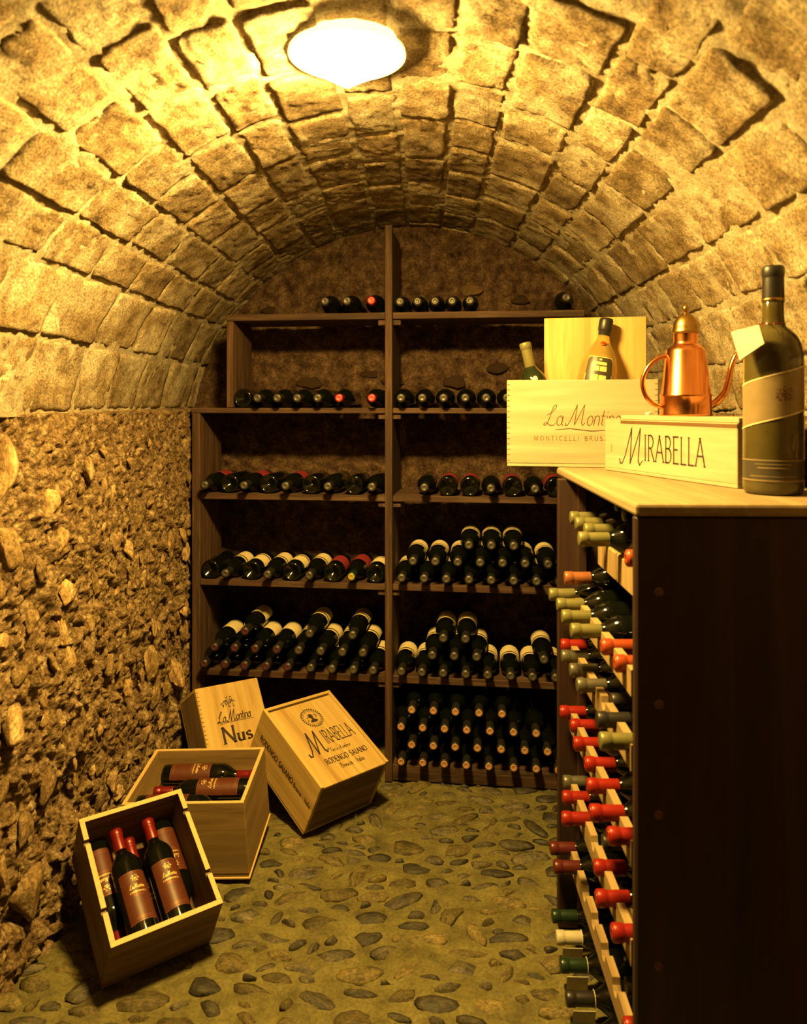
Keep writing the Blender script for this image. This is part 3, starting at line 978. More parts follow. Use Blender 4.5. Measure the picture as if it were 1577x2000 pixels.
row('s4', 'fourth shelf right of post', [(x, 'n', 'pale') for x in (0.2985, 0.379, 0.459)], 'top row', Z4 + 0.125, G4)
# fifth shelf
Z5 = SH['s5'] + BR + 0.0008
G5 = 'bottle piles on the fifth shelf'
row('s5', 'fifth shelf left of post', [(-0.694, 'n', 'purple'), (-0.6141, 'n', 'purple'), (-0.5371, 'n', 'purple'), (-0.4547, 'n', 'purple'), (-0.3728, 'n', 'purple'), (-0.2857, 'n', 'pale'), (-0.2055, 'n', 'pale'), (-0.1248, 'n', 'pale'), (-0.0520, 'n', 'pale')], 'bottom row', Z5, G5)
row('s5', 'fifth shelf left of post', [(-0.6540, 'n', 'pale2'), (-0.5756, 'n', 'purple'), (-0.4968, 'n', 'pale2'), (-0.4140, 'n', 'pale2'), (-0.3305, 'n', 'pale'), (-0.2475, 'n', 'pale'), (-0.1660, 'n', 'pale'), (-0.0890, 'n', 'pale')], 'second row', Z5 + 0.0635, G5)
row('s5', 'fifth shelf left of post', [(-0.536, 'n', 'pale2'), (-0.289, 'n', 'pale'), (-0.1275, 'n', 'pale')], 'top row', Z5 + 0.127, G5)
row('s5', 'fifth shelf right of post', [(x, 'n', 'pale') for x in (0.0525, 0.1275, 0.2050, 0.2869, 0.3658, 0.4477, 0.5255, 0.6064)], 'bottom row', Z5, G5)
row('s5', 'fifth shelf right of post', [(x, 'n', 'pale') for x in (0.1660, 0.2455, 0.3265, 0.566)], 'second row', Z5 + 0.0635, G5)
row('s5', 'fifth shelf right of post', [(x, 'n', 'pale') for x in (0.206, 0.286)], 'top row', Z5 + 0.127, G5)
# bottom bay
Z6 = SH['floor'] + BR + 0.0008
G6 = 'unlabelled bottles stacked in the bottom bay'
B1 = (0.0520, 0.1310, 0.2094, 0.2888, 0.3700, 0.4586, 0.5381, 0.6160)
B2 = (0.0910, 0.1700, 0.2490, 0.3292, 0.4140, 0.4980, 0.5780)
B3 = (0.0520, 0.1310, 0.2105, 0.2906, 0.3740, 0.4580, 0.5380)
B4 = (0.0910, 0.1700, 0.2500, 0.3350, 0.4170)
for n_, B in enumerate((B1, B2, B3, B4)):
    row('floor', 'bottom bay', [(x, 'n', 'cork') for x in B], ('bottom row', 'second row', 'third row', 'fourth row')[n_], Z6 + 0.0635 * n_, G6)

# ================================================================ SIDE RACK ON THE RIGHT
rack = tag(empty('wine_rack', Matrix.Identity(4)), 'dark wooden side rack with scalloped slats holding bottles under the counter', 'rack')
RX0, RX1 = 0.376, 0.815
RY0, RY1 = 1.380, 2.062
def rboard(name, lo, hi, mat, bev=0.0025):
    return put(name, box_mesh(name, lo, hi, bev), mat, rack)
rboard('end_panel', (RX0, RY0, 0.0), (RX1, RY0 + 0.024, 1.2005), MT['darkwood_z'], 0.004)
rboard('end_panel', (0.357, RY1, 0.0), (RX1, RY1 + 0.026, 1.2005), MT['darkwood_z'])
rboard('batten', (0.405, RY1 - 0.018, 0.02), (0.430, RY1, 1.19), MT['darkwood_z'])
rboard('batten', (0.405, RY0 + 0.024, 0.02), (0.430, RY0 + 0.040, 1.19), MT['darkwood_z'])
for zz_ in (1.066, 0.866, 0.669, 0.40):
    m = Matrix.Translation((0.417, RY0 - 0.0003, zz_)) @ Matrix.Rotation(math.pi / 2, 4, 'X')
    put('dowel_plug', lathe_mesh('dowel_plug', [(0.0085, -0.001), (0.0085, 0.0006), (0.0, 0.0010)], 16), MT['plug'], rack, m)
ROWS = {'T': 1.107, 'A': 0.908, 'B': 0.770, 'C': 0.595, 'D': 0.412, 'E': 0.238, 'F': 0.060}
def slat(x, zc, necks, th_=0.022, depth=0.045, notch=0.0195):
    """scalloped slat along the rack: bumps between the necks"""
    y0s, y1s = RY0 + 0.042, RY1 - 0.019
    prof = [(y1s, zc + 0.004)]
    for c in sorted(necks, reverse=True):
        for a in range(0, 181, 30):
            yv = min(y1s - 0.0005, max(y0s + 0.0005, c + notch * math.cos(math.radians(a))))
            prof.append((yv, zc + (0.004 if a in (0, 180) else 0.0) - notch * math.sin(math.radians(a))))
    prof.append((y0s, zc + 0.004))
    return put('slat', prism_mesh('slat', [(y0s, zc - depth), (y1s, zc - depth)] + prof, 'x', x, x + th_), MT['slat_y'], rack)
SIDE = {
    'T': [(2.0, .376, 'greenfoil'), (1.9, .370, 'greenfoil'), (1.8, .371, 'greenfoil'), (1.68, .334, 'greenfoil'), (1.475, .384, 'orange')],
    'A': [(2.0, .322, 'greenfoil'), (1.897, .324, 'greenfoil'), (1.789, .317, 'greenfoil'), (1.679, .317, 'greenfoil'), (1.57, .359, 'orange'), (1.47, .361, 'orange')],
    'B': [(2.022, .357, 'red'), (1.93, .341, 'greyfoil'), (1.831, .343, 'greyfoil'), (1.732, .340, 'greyfoil'), (1.643, .395, 'black'), (1.544, .343, 'black'), (1.447, .327, 'greenfoil')],
    'C': [(2.022, .3546, 'red'), (1.937, .366, 'red'), (1.833, .354, 'red'), (1.730, .359, 'red'), (1.630, .343, 'red'), (1.524, .326, 'red'), (1.443, .342, 'red')],
    'D': [(2.022, .362, 'greyfoil'), (1.942, .347, 'red'), (1.843, .328, 'red'), (1.745, .400, 'black'), (1.65, .362, 'red'), (1.547, .343, 'red'), (1.447, .350, 'red')],
    'E': [(2.022, .328, 'maroon'), (1.940, .324, 'maroon'), (1.545, .40, 'black'), (1.445, .372, 'red')],
    'F': [(2.022, .333, 'darkgreen'), (1.941, .330, 'whitefoil'), (1.845, .323, 'darkgreen'), (1.742, .318, 'black'), (1.648, .312, 'darkgreen')],
}
for key in 'ABCDE':
    ny_ = [b_[0] for b_ in SIDE[key]]
    if key == 'E':
        ny_ += [1.840, 1.742, 1.644]
    slat(0.379, ROWS[key], ny_, 0.016)
    rboard('slat', (0.490, RY0 + 0.026, ROWS[key] - 0.072), (0.508, RY1 - 0.020, ROWS[key] - 0.0375), MT['slat_y'])
for xr in (0.44, 0.60):
    rboard('floor_rail', (xr, RY0 + 0.026, 0.004), (xr + 0.03, RY1 - 0.020, 0.0225), MT['slat_y'])
for (y0, y1) in ((1.424, 1.715), (1.727, 1.815), (1.827, 1.90)):
    rboard('fascia_board', (0.425, y0, 1.006), (0.445, y1, 1.070), MT['slat_z'], 0.003)
rboard('slat', (0.60, RY0 + 0.05, 1.035), (0.625, RY1 - 0.02, 1.062), MT['slat_y'])
for key in 'ABCDE':
    rboard('slat', (0.615, RY0 + 0.026, ROWS[key] - 0.075), (0.64, RY1 - 0.002, ROWS[key] - 0.040), MT['slat_y'])

def side_bottle(tipx, y, z, cap, label, group='bottles lying in the side rack', r=0.0362, L=0.30, glass='glass', clen=0.066, lab=None, tilt=0.0, disc=None):
    p = Vector((tipx + L, y, z))
    m = frame(p, (-1, 0, tilt), (0, -0.2, 1))
    st = dict(cap=cap, label=lab, disc=disc)
    return make_bottle(m, st, label, group, r, L, clen, glass)
CN = {'greenfoil': 'sage-green capped', 'red': 'red-capped', 'orange': 'orange-red capped', 'copperfoil': 'copper-capped', 'greyfoil': 'grey-capped', 'black': 'black-capped', 'maroon': 'maroon-capped', 'darkgreen': 'dark-green capped', 'whitefoil': 'off-white capped'}
RN = {'T': 'top row', 'A': 'second row', 'B': 'third row', 'C': 'fourth row', 'D': 'fifth row', 'E': 'sixth row', 'F': 'lowest row'}
SB = {}
for key, lst in SIDE.items():
    for i, (y, tx, cap) in enumerate(lst):
        lab = CN[cap] + ' bottle, ' + ORD[i] + ' from far end, ' + RN[key] + ' of side rack'
        SB[key, i] = side_bottle(tx, y, ROWS[key], cap, lab, disc={'red': 'red', 'orange': 'orange'}.get(cap))
side_bottle(0.352, 1.948, ROWS['A'] + 0.0548, 'copperfoil', 'copper-capped bottle lying across two sage-green capped ones in side rack')
side_bottle(0.455, 1.850, ROWS['T'] + 0.0535, 'black', 'black-capped bottle on top of pile under counter, far one', L=0.28)
side_bottle(0.445, 1.740, ROWS['T'] + 0.0460, 'black', 'black-capped bottle on top of pile under counter, near one', L=0.28)
# paper tags tied to low necks
for (key, i, sc) in (('F', 1, 1.0), ('F', 2, 1.15), ('F', 3, 1.2)):
    b = SB[key, i]
    loop = [(0.0175 * math.cos(a), 0.0175 * math.sin(a), 0.236) for a in np.linspace(0, 2 * math.pi, 17)]
    t_ = put('neck_tag', box_mesh('neck_tag', (-0.056 * sc, -0.0190, 0.236), (-0.012, -0.0178, 0.286), 0.0), MT['white'], b)
    put('string', tube_mesh('string', loop, 0.0008, 6), MT['string'], t_)

# counter top lying on the rack
ct = tag(put('countertop', box_mesh('countertop', (0.374, 1.374, 1.2010), (0.815, 2.330, 1.2235), 0.006, 2), MT['top_y']), 'worn tan wooden counter top lying over the side rack', 'countertop')
CT = 1.2238

# ================================================================ CRATES
def rim_board(name, lo, hi, mat, parent):
    return put(name, box_mesh(name, lo, hi, 0.0012), mat, parent)

def open_crate(matrix, w, l, h, t, label, mats, notch=False, cap_rim=True):
    mx, my, mz, rim = mats
    e = tag(empty('wooden_crate', matrix), label, 'crate', 'wooden wine crates')
    rim_board('bottom_board', (0.001, 0.001, 0.0), (w - 0.001, l - 0.001, 0.010), mx, e)
    sides = [rim_board('side_board', (0, t, 0.0102), (t, l - t, h), my, e), rim_board('side_board', (w - t, t, 0.0102), (w, l - t, h), my, e),
             rim_board('end_board', (0, 0, 0.0102), (w, t, h), mx, e), rim_board('end_board', (0, l - t, 0.0102), (w, l, h), mx, e)]
    if cap_rim:
        for sb, (lo, hi) in zip(sides, (((0, t, h), (t, l - t, h + 0.0012)), ((w - t, t, h), (w, l - t, h + 0.0012)), ((0, 0, h), (w, t, h + 0.0012)), ((0, l - t, h), (w, l, h + 0.0012)))):
            put('cut_edge', box_mesh('cut_edge', lo, hi, 0.0004), rim, sb)
    return e, sides

# --- front crate D (tilted on its lower edge)
MD = cols_matrix((0.7912, 0.6115, 0.0009), (-0.5348, 0.6912, 0.486), (0, 0, 1), (-0.7700, 1.8080, 0.006))
wD, lD, hD = 0.2724, 0.341, 0.1659
tD = 0.0125
crateD = tag(empty('wooden_crate', MD), 'open wooden crate in front, tilted, with two labelled bottles lying on top', 'crate', 'wooden wine crates')
rim_board('bottom_board', (0.001, 0.001, 0.0), (wD - 0.001, lD - 0.001, 0.010), MT['oldpine_x'], crateD)  # this crate's shadow-side darkness is put into its board colour
for s in (0, 1):
    x0 = 0 if s == 0 else wD - tD
    # side with two small slots in its rim
    prof = [(tD, 0.0102), (lD - tD, 0.0102), (lD - tD, hD)]
    for yc in (lD * 0.80, lD * 0.26):
        prof += [(yc + 0.006, hD), (yc + 0.006, hD - 0.010), (yc - 0.006, hD - 0.010), (yc - 0.006, hD)]
    prof += [(tD, hD)]
    sb = put('side_board', prism_mesh('side_board', prof, 'x', x0, x0 + tD), MT['oldpine_y'], crateD)
    ys_ = [tD, lD * 0.26 - 0.006, lD * 0.26 + 0.006, lD * 0.80 - 0.006, lD * 0.80 + 0.006, lD - tD]
    for a, b in ((0, 1), (2, 3), (4, 5)):
        put('cut_edge', box_mesh('cut_edge', (x0, ys_[a], hD), (x0 + tD, ys_[b], hD + 0.0012), 0.0004), MT['rim'], sb)
for (y0, y1) in ((0, tD), (lD - tD, lD)):
    eb = rim_board('end_board', (0, y0, 0.0102), (wD, y1, hD), MT['oldpine_x'], crateD)
    put('cut_edge', box_mesh('cut_edge', (0, y0, hD), (wD, y1, hD + 0.0012), 0.0004), MT['rim'], eb)

# labelled bottles of the crates
CRM = {}
def crate_label_meshes(r):
    if r in CRM:
        return CRM[r]
    z0, z1 = 0.030, 0.158
    mp = lambda zc: cyl_map(r, zc)
    # the label faces +x; text runs round (+y to the right when the neck is up)
    em_ = crest('emblem', mp(0.139), 0.020, 5)
    t1 = lettering('lettering', 'L_a M_ontina', 0.036, 0.011, lambda s, t, f=mp(0.112): f(s - 0.018, t), 0.13, 0.06, 0, 0.25, 0.02)
    t2 = lettering('lettering', 'CURTEFRANCA', 0.040, 0.0042, lambda s, t, f=mp(0.101): f(s - 0.020, t), 0.2, 0.12, 0.05, 0, 0.2)
    t3 = lettering('lettering', 'ROSSO', 0.026, 0.0060, lambda s, t, f=mp(0.092): f(s - 0.013, t), 0.16, 0.08, 0.06, 0, 0.3)
    ln = []
    for zc in (0.041, 0.037):
        ln.append(mesh('line', [cyl_map(r, zc)(s, t) for s in np.linspace(-0.020, 0.020, 10) for t in (0, 0.0009)], grid_faces(10, 2), False))
    fr = []
    for zc in (z0 + 0.001, z1 - 0.002):
        fr.append(mesh('line', [cyl_map(r, zc)(s, t) for s in np.linspace(-0.036, 0.036, 14) for t in (0, 0.0007)], grid_faces(14, 2), False))
    CRM[r] = (em_, merge_meshes('lettering', [t1, t2]), merge_meshes('lettering', [t3] + ln + fr))
    for me, mt in zip(CRM[r], ('gold', 'gold', 'copperfoil')):
        me.materials.append(MT[mt])
    return CRM[r]
def crate_bottle(matrix, label, group, r=0.0368):
    e = tag(empty('wine_bottle', matrix), label, 'bottle', group)
    put('glass_body', body_mesh(r, 0.30), MT['glass'], e)
    put('capsule', capsule_mesh(0.30, 0.062), MT['dimred'], e)
    lo = put('paper_label', wrap_mesh(r, 0.030, 0.158, 60), MT['brownlabel'], e)
    em_, tx, t3 = crate_label_meshes(r)
    put('emblem', em_, MT['gold'], lo)
    put('lettering', tx, MT['gold'], lo)
    put('lettering', t3, MT['copperfoil'], lo)
    return e
GB = 'russet-labelled bottles in the open crates'
def in_crate(M, p, ax, up, label):
    R3 = M.to_3x3()
    return crate_bottle(frame(M @ Vector(p), R3 @ Vector(ax), R3 @ Vector(up)), label, GB)
zb = 0.0104 + 0.0368
xl = [0.0125 + 0.0385, wD / 2, wD - 0.0125 - 0.0385]
in_crate(MD, (xl[0], lD - 0.016, zb), (0, -1, 0), (-0.1, 0, 1), 'russet-labelled bottle lying upside down along left side of front crate')
in_crate(MD, (xl[1], 0.016, zb), (0, 1, 0), (0, 0, 1), 'red-capped bottle wedged underneath between two upper bottles in front crate')
in_crate(MD, (xl[2], lD - 0.016, zb), (0, -1, 0), (0.05, 0, 1), 'russet-labelled bottle lying upside down along right side of front crate')
zu = zb + math.sqrt((2 * 0.0371) ** 2 - (xl[1] - xl[0]) ** 2 / 4) + 0.0004
in_crate(MD, ((xl[0] + xl[1]) / 2, 0.0140, zu), (0, 1, 0), (0.10, 0, 1), 'left upper russet-labelled bottle with red capsule in front crate')
in_crate(MD, ((xl[1] + xl[2]) / 2, 0.0150, zu), (0, 1, 0), (0.05, 0, 1), 'right upper russet-labelled bottle with red capsule in front crate')

# --- crate C (upright, bottles lying across)
MC = cols_matrix((0.999, -0.0186, 0.0406), (0.0132, 0.9916, 0.1283), (0, 0, 1), (-0.8713, 2.2360, 0.006))
wC, lC, hC = 0.3589, 0.281, 0.233
crateC, sidesC = open_crate(MC, wC, lC, hC, 0.011, 'open wooden crate behind, with three bottles lying across it', (MT['stained_x'], MT['stained_y'], MT['stained_z'], MT['rim']))
rim_board('inner_shelf', (0.0115, 0.0115, 0.124), (wC - 0.0115, lC - 0.0115, 0.134), MT['pine_x'], crateC)
rim_board('base_trim', (-0.003, -0.003, -0.006), (wC + 0.003, lC + 0.003, -0.0003), MT['rim'], crateC)
zc = 0.1344 + 0.0368
in_crate(MC, (0.040, 0.228, zc), (1, 0, 0), (0, -0.25, 1), 'rearmost russet-labelled bottle in upright crate, neck to the right')
in_crate(MC, (wC - 0.022, 0.150, zc), (-1, 0, 0), (0, -0.25, 1), 'middle russet-labelled bottle in upright crate, base to the right')
in_crate(MC, (0.014, 0.072, zc), (1, 0, 0), (0, -0.25, 1), 'nearest russet-labelled bottle in upright crate, neck to the right')

# --- closed crate A, Mirabella
MA = cols_matrix((0.6883, 0.7246, -0.0356), (-0.6437, 0.6326, 0.4307), (0, 0, 1), (-0.3921, 2.4598, 0.0150))
wA, lA, hA = 0.2946, 0.3604, 0.1987
tA = 0.012
crateA = tag(empty('wooden_crate', MA), 'closed MIRABELLA wooden crate with sliding lid, tilted on the cobbles', 'crate', 'wooden wine crates')
rim_board('bottom_board', (0.001, 0.001, 0.0), (wA - 0.001, lA - 0.001, 0.010), MT['pine_y'], crateA)
sl = rim_board('side_board', (0, 0, 0.0102), (tA, lA, hA), MT['pine_y'], crateA)
rim_board('side_board', (wA - tA, 0, 0.0102), (wA, lA, hA), MT['pine_y'], crateA)
rim_board('end_board', (tA + 0.0002, 0, 0.0102), (wA - tA - 0.0002, tA, hA - 0.014), MT['oldpine_x'], crateA)  # lower front face: shade painted in with the darker wood
rim_board('end_board', (tA + 0.0002, lA - tA, 0.0102), (wA - tA - 0.0002, lA, hA), MT['pine_x'], crateA)
lid = rim_board('lid', (tA + 0.0004, -0.001, hA - 0.0135), (wA - tA - 0.0004, lA - tA - 0.006, hA - 0.004), MT['pine_y'], crateA)
zt = hA - 0.004
fm = lambda x, y: plane_map((x, y, zt), (1, 0, 0), (0, 1, 0))
put('lettering', lettering('lettering', 'IRABELLA', 0.124, 0.056, fm(0.136, 0.148), 0.13, 0.045, 0.09, 0, 0.10), MT['ink'], lid)
put('lettering', lettering('lettering', 'M_', 0.072, 0.096, fm(0.056, 0.118), 0.100, 0.028, 0, 0.10), MT['ink'], lid)
put('lettering', lettering('lettering', "Terre d'ambre", 0.085, 0.016, fm(0.125, 0.112), 0.14, 0.10, 0.0, 0.15, 0.14), MT['ink'], lid)
put('lettering', lettering('lettering', 'RODENGO SAIANO', 0.178, 0.021, fm(0.080, 0.072), 0.20, 0.08, 0.09, 0, 0.16), MT['ink'], lid)
put('lettering', lettering('lettering', 'Brescia - Italia', 0.098, 0.020, fm(0.122, 0.042), 0.15, 0.08, 0.05, 0, 0.12), MT['ink'], lid)
# emblem: ring of ticks round a bust
parts = []
em_c = (0.150, 0.268)
for k_ in range(30):
    a = 2 * math.pi * k_ / 30
    f_ = plane_map((em_c[0], em_c[1], zt), (math.cos(a), math.sin(a), 0), (-math.sin(a), math.cos(a), 0))
    parts.append(blob_poly(f_, [(0.0345, -0.0019), (0.0420, -0.0026), (0.0430, 0.0), (0.0420, 0.0026), (0.0345, 0.0019)]))
f_ = fm(*em_c)
nr = 40
parts.append(mesh('ring', [f_(rr * math.cos(2 * math.pi * i / nr), rr * math.sin(2 * math.pi * i / nr)) for rr in (0.0310, 0.0322) for i in range(nr)], [(i, (i + 1) % nr, nr + (i + 1) % nr, nr + i) for i in range(nr)], False))
bust = [(-0.020, -0.024), (-0.012, -0.013), (-0.005, -0.010), (-0.006, -0.004), (-0.012, 0.001), (-0.014, 0.008), (-0.010, 0.013), (-0.012, 0.018), (-0.004, 0.021), (0.005, 0.019), (0.010, 0.012), (0.009, 0.004), (0.006, -0.003), (0.008, -0.009), (0.018, -0.014), (0.022, -0.022), (0.010, -0.027), (-0.006, -0.027)]
parts.append(blob_poly(f_, [(0.78 * x_, 0.82 * y_ + 0.001) for x_, y_ in bust]))
for (x, y, l, a) in ((-0.017, 0.004, 0.008, 0.6), (0.018, 0.010, 0.009, -0.4), (0.019, 0.002, 0.007, 0.3), (-0.020, -0.010, 0.006, 1.2)):
    parts.append(blob_poly(f_, [(x + l * math.cos(a), y + l * math.sin(a)), (x - 0.0022 * math.sin(a), y + 0.0022 * math.cos(a)), (x - l * math.cos(a), y - l * math.sin(a)), (x + 0.0022 * math.sin(a), y - 0.0022 * math.cos(a))]))
put('emblem', merge_meshes('emblem', parts), MT['ink'], lid)
# writing on the left side board, read from the upper end downwards
put('lettering', lettering('lettering', 'RODENGO SAIANO', 0.205, 0.019, plane_map((0, 0.325, 0.098), (0, -1, 0), (0, 0, 1)), 0.20, 0.09, 0.09, 0, 0.14), MT['ink'], sl)
put('lettering', lettering('lettering', 'Brescia - Italia', 0.098, 0.016, plane_map((0, 0.112, 0.098), (0, -1, 0), (0, 0, 1)), 0.16, 0.09, 0.05, 0, 0.12), MT['ink'], sl)

# --- closed crate B, half hidden
yb = math.radians(43)
xB = Vector((math.cos(yb), math.sin(yb), -0.07)).normalized()
hB = Vector((-math.sin(yb), math.cos(yb), 0))
tb = math.radians(55)
yB = (hB * math.cos(tb) + Vector((0, 0, 1)) * math.sin(tb))
TLB = Vector((-0.826, 2.735, 0.378))
wB, lB, dB = 0.256, 0.340, 0.140
yB = (yB - xB * yB.dot(xB)).normalized()
zB = xB.cross(yB)
MB_ = cols_matrix(xB, yB, zB, TLB - yB * lB - zB * dB)
crateB = tag(empty('wooden_crate', MB_), 'closed wooden crate lettered La Montina, half hidden behind the others', 'crate', 'wooden wine crates')
rim_board('bottom_board', (0.001, 0.001, 0.0), (wB - 0.001, lB - 0.001, 0.010), MT['pine_y'], crateB)
rim_board('side_board', (0, 0.0115, 0.0102), (0.011, lB - 0.0115, dB - 0.0105), MT['oldpine_y'], crateB)  # side boards take the shade-darkened wood, the ends plain pine
rim_board('side_board', (wB - 0.011, 0.0115, 0.0102), (wB, lB - 0.0115, dB - 0.0105), MT['oldpine_y'], crateB)
rim_board('end_board', (0, 0, 0.0102), (wB, 0.011, dB - 0.0105), MT['pine_x'], crateB)
rim_board('end_board', (0, lB - 0.011, 0.0102), (wB, lB, dB - 0.0105), MT['pine_x'], crateB)
lidB = rim_board('lid', (0, 0, dB - 0.010), (wB, lB, dB), MT['pine_y'], crateB)
fB = lambda x, y: plane_map((x, y, dB), (1, 0, 0), (0, 1, 0))
put('emblem', crest('emblem', fB(0.115, 0.270), 0.056, 9), MT['ink'], lidB)
put('lettering', merge_meshes('lettering', [lettering('a', 'L_a M_ontina', 0.130, 0.038, fB(0.062, 0.205), 0.12, 0.06, 0, 0.25, 0.02),
     blob_poly(fB(0.062, 0.198), [(0.0, 0.0), (0.05, 0.004), (0.14, 0.001), (0.14, 0.0025), (0.05, 0.006), (0.0, 0.0015)])]), MT['ink'], lidB)
put('lettering', lettering('lettering', 'Nus', 0.115, 0.056, fB(0.066, 0.132), 0.15, 0.05, 0.09, 0, 0.10), MT['ink'], lidB)
# finger joints along the left edge of the lid
for i in range(22):
    put('joint_mark', box_mesh('joint_mark', (0.0006, 0.012 + i * 0.0148, dB - 0.0001), (0.0085, 0.0145 + i * 0.0148, dB + 0.0003), 0.0), MT['burn'], lidB)

# ================================================================ THINGS ON THE COUNTER
# --- crate with lid and two bottles
A2 = Vector((0.234, 2.195, 0))
d2 = Vector((0.9894, -0.1451, 0))
n2 = Vector((0.1451, 0.9894, 0))
MM = cols_matrix(d2, n2, (0, 0, 1), A2 + Vector((0, 0, CT + 0.0004)))
wM, lM, hM = 0.414, 0.165, 0.2450
crateM = tag(empty('wooden_crate', MM), 'open pale La Montina crate standing on the far end of the counter', 'crate')
rim_board('bottom_board', (0.001, 0.001, 0), (wM - 0.001, lM - 0.001, 0.009), MT['pale_x'], crateM)
fb = rim_board('front_board', (0, 0, 0.0092), (wM, 0.010, hM), MT['pale_x'], crateM)
rim_board('back_board', (0, lM - 0.010, 0.0092), (wM, lM, hM), MT['pale_x'], crateM)
rim_board('end_board', (0, 0.0102, 0.0092), (0.010, lM - 0.0102, hM), MT['pale_y'], crateM)
rim_board('end_board', (wM - 0.010, 0.0102, 0.0092), (wM, lM - 0.0102, hM), MT['pale_y'], crateM)
fM = lambda x, z_: plane_map((x, 0, z_), (1, 0, 0), (0, 0, 1))
put('lettering', merge_meshes('lettering', [lettering('a', 'L_a M_ontina', 0.205, 0.058, fM(0.108, 0.117), 0.050, 0.022, 0, 0.28, 0.02),
     blob_poly(fM(0.135, 0.104), [(0.0, 0.0), (0.04, 0.003), (0.10, -0.004), (0.15, 0.0), (0.15, 0.001), (0.10, -0.001), (0.04, 0.0055), (0.0, 0.001)])]), MT['burn'], fb)
put('lettering', lettering('lettering', 'MONTICELLI BRUSATI', 0.226, 0.0115, fM(0.076, 0.075), 0.14, 0.08, 0.06, 0, 0.42), MT['faint'], fb)
for i in range(15):
    put('joint_mark', box_mesh('joint_mark', (0.0008, -0.0003, 0.016 + i * 0.0154), (0.0085, 0.0001, 0.0180 + i * 0.0154), 0.0), MT['burn'], fb)
    put('joint_mark', box_mesh('joint_mark', (wM - 0.0085, -0.0003, 0.016 + i * 0.0154), (wM - 0.0008, 0.0001, 0.0180 + i * 0.0154), 0.0), MT['burn'], fb)
lidM = tag(put('crate_lid', box_mesh('crate_lid', (0, 0, 0), (0.296, 0.009, 0.425), 0.0015), MT['pine_z'], None, MM @ Matrix.Translation((0.106, 0.1440, 0.0100)) @ Matrix.Rotation(math.radians(0.0), 4, 'X')),
    'square pale wooden lid standing upright inside the La Montina crate', 'lid')
def crate_pt(x, y, z_):
    return MM @ Vector((x, y, z_))
# green bottle leaning to the left
pb, pt = crate_pt(0.122, 0.052, 0.040), crate_pt(0.050, 0.070, 0.352)
gb = tag(empty('wine_bottle', frame(pb, pt - pb, (-0.2, -1, 0))), 'green bottle with pale gold capsule leaning left out of La Montina crate', 'bottle')
put('glass_body', body_mesh(0.038, 0.325), MT['greenglass'], gb)
put('capsule', capsule_mesh(0.325, 0.075, 0.0156), MT['greenfoil'], gb)
lo = put('paper_label', wrap_mesh(0.038, 0.05, 0.15, 60, 0.0006), MT['paper'], gb)
put('neck_seal', lathe_mesh('neck_seal', [(0.0, 0), (0.009, 0.0), (0.009, 0.001), (0.005, 0.0014), (0.0, 0.0014)], 20), MT['paper'], gb, Matrix.Translation((0.0355, 0.006, 0.212)) @ Matrix.Rotation(math.radians(72), 4, 'Y'))
# squat spirit bottle leaning on the lid
pb, pt = crate_pt(0.218, 0.075, 0.022), crate_pt(0.286, 0.112, 0.428)
sp = tag(empty('spirit_bottle', frame(pb, pt - pb, (-0.15, -1, 0.1))), 'amber spirit bottle with black label and black stopper leaning on the lid', 'bottle')
LS = (pt - pb).length
rS = 0.056
sprof = [(0.0, 0.012), (rS * 0.6, 0.006), (rS * 0.9, 0.0), (rS, 0.012), (rS * 1.0, LS * 0.54), (rS * 0.98, LS * 0.60), (rS * 0.92, LS * 0.66), (rS * 0.80, LS * 0.72), (rS * 0.63, LS * 0.77), (rS * 0.46, LS * 0.81), (0.0185, LS * 0.845), (0.0160, LS * 0.88), (0.0150, LS * 0.94), (0.0, LS * 0.94)]
put('glass_body', lathe_mesh('glass_body', sprof, 40), MT['amber'], sp)
put('stopper', lathe_mesh('stopper', [(0.0165, LS * 0.872), (0.0175, LS * 0.876), (0.0175, LS * 0.90), (0.0190, LS * 0.905), (0.0205, LS * 0.915), (0.0205, LS * 0.980), (0.018, LS * 0.996), (0.0, LS)], 28), MT['black'], sp)
def srad(z_):
    return float(np.interp(z_, [q_[1] for q_ in sprof[3:-1]], [q_[0] for q_ in sprof[3:-1]]))
def swrap(name, s0, s1, z0, z1, lift, n=14, nz=8):
    vs = []
    for s_ in np.linspace(s0, s1, n + 1):
        for z_ in np.linspace(z0, z1, nz):
            r_ = srad(z_) + lift
            vs.append((r_ * math.cos(s_ / rS), r_ * math.sin(s_ / rS), z_))
    return mesh(name, vs, grid_faces(n + 1, nz))
zt_ = LS * 0.705
lo = put('paper_label', swrap('paper_label', -0.040, 0.040, LS * 0.42, zt_, 0.0008), MT['darklabel'], sp)
gold = []
for (s0, s1, z0, z1) in ((-0.0400, 0.0400, zt_ - 0.0020, zt_), (-0.0400, -0.0380, LS * 0.42, zt_), (0.0380, 0.0400, LS * 0.42, zt_),
                         (-0.004, 0.004, zt_ - 0.011, zt_ - 0.006), (-0.020, 0.020, zt_ - 0.0245, zt_ - 0.0155), (-0.021, -0.001, zt_ - 0.043, zt_ - 0.028), (0.001, 0.021, zt_ - 0.043, zt_ - 0.028), (-0.022, -0.001, zt_ - 0.080, zt_ - 0.054), (0.001, 0.022, zt_ - 0.080, zt_ - 0.054)):
    gold.append(swrap('q', s0, s1, z0, z1, 0.0016, 6, 3))
put('label_print', merge_meshes('label_print', gold), MT['goldlabel'], lo)
put('neck_seal', lathe_mesh('neck_seal', [(0.0, 0), (0.008, 0.0), (0.008, 0.001), (0.004, 0.0014), (0.0, 0.0014)], 20), MT['orange'], sp, Matrix.Translation((rS * 0.50 + 0.001, 0.0, LS * 0.805)) @ Matrix.Rotation(math.radians(57), 4, 'Y'))

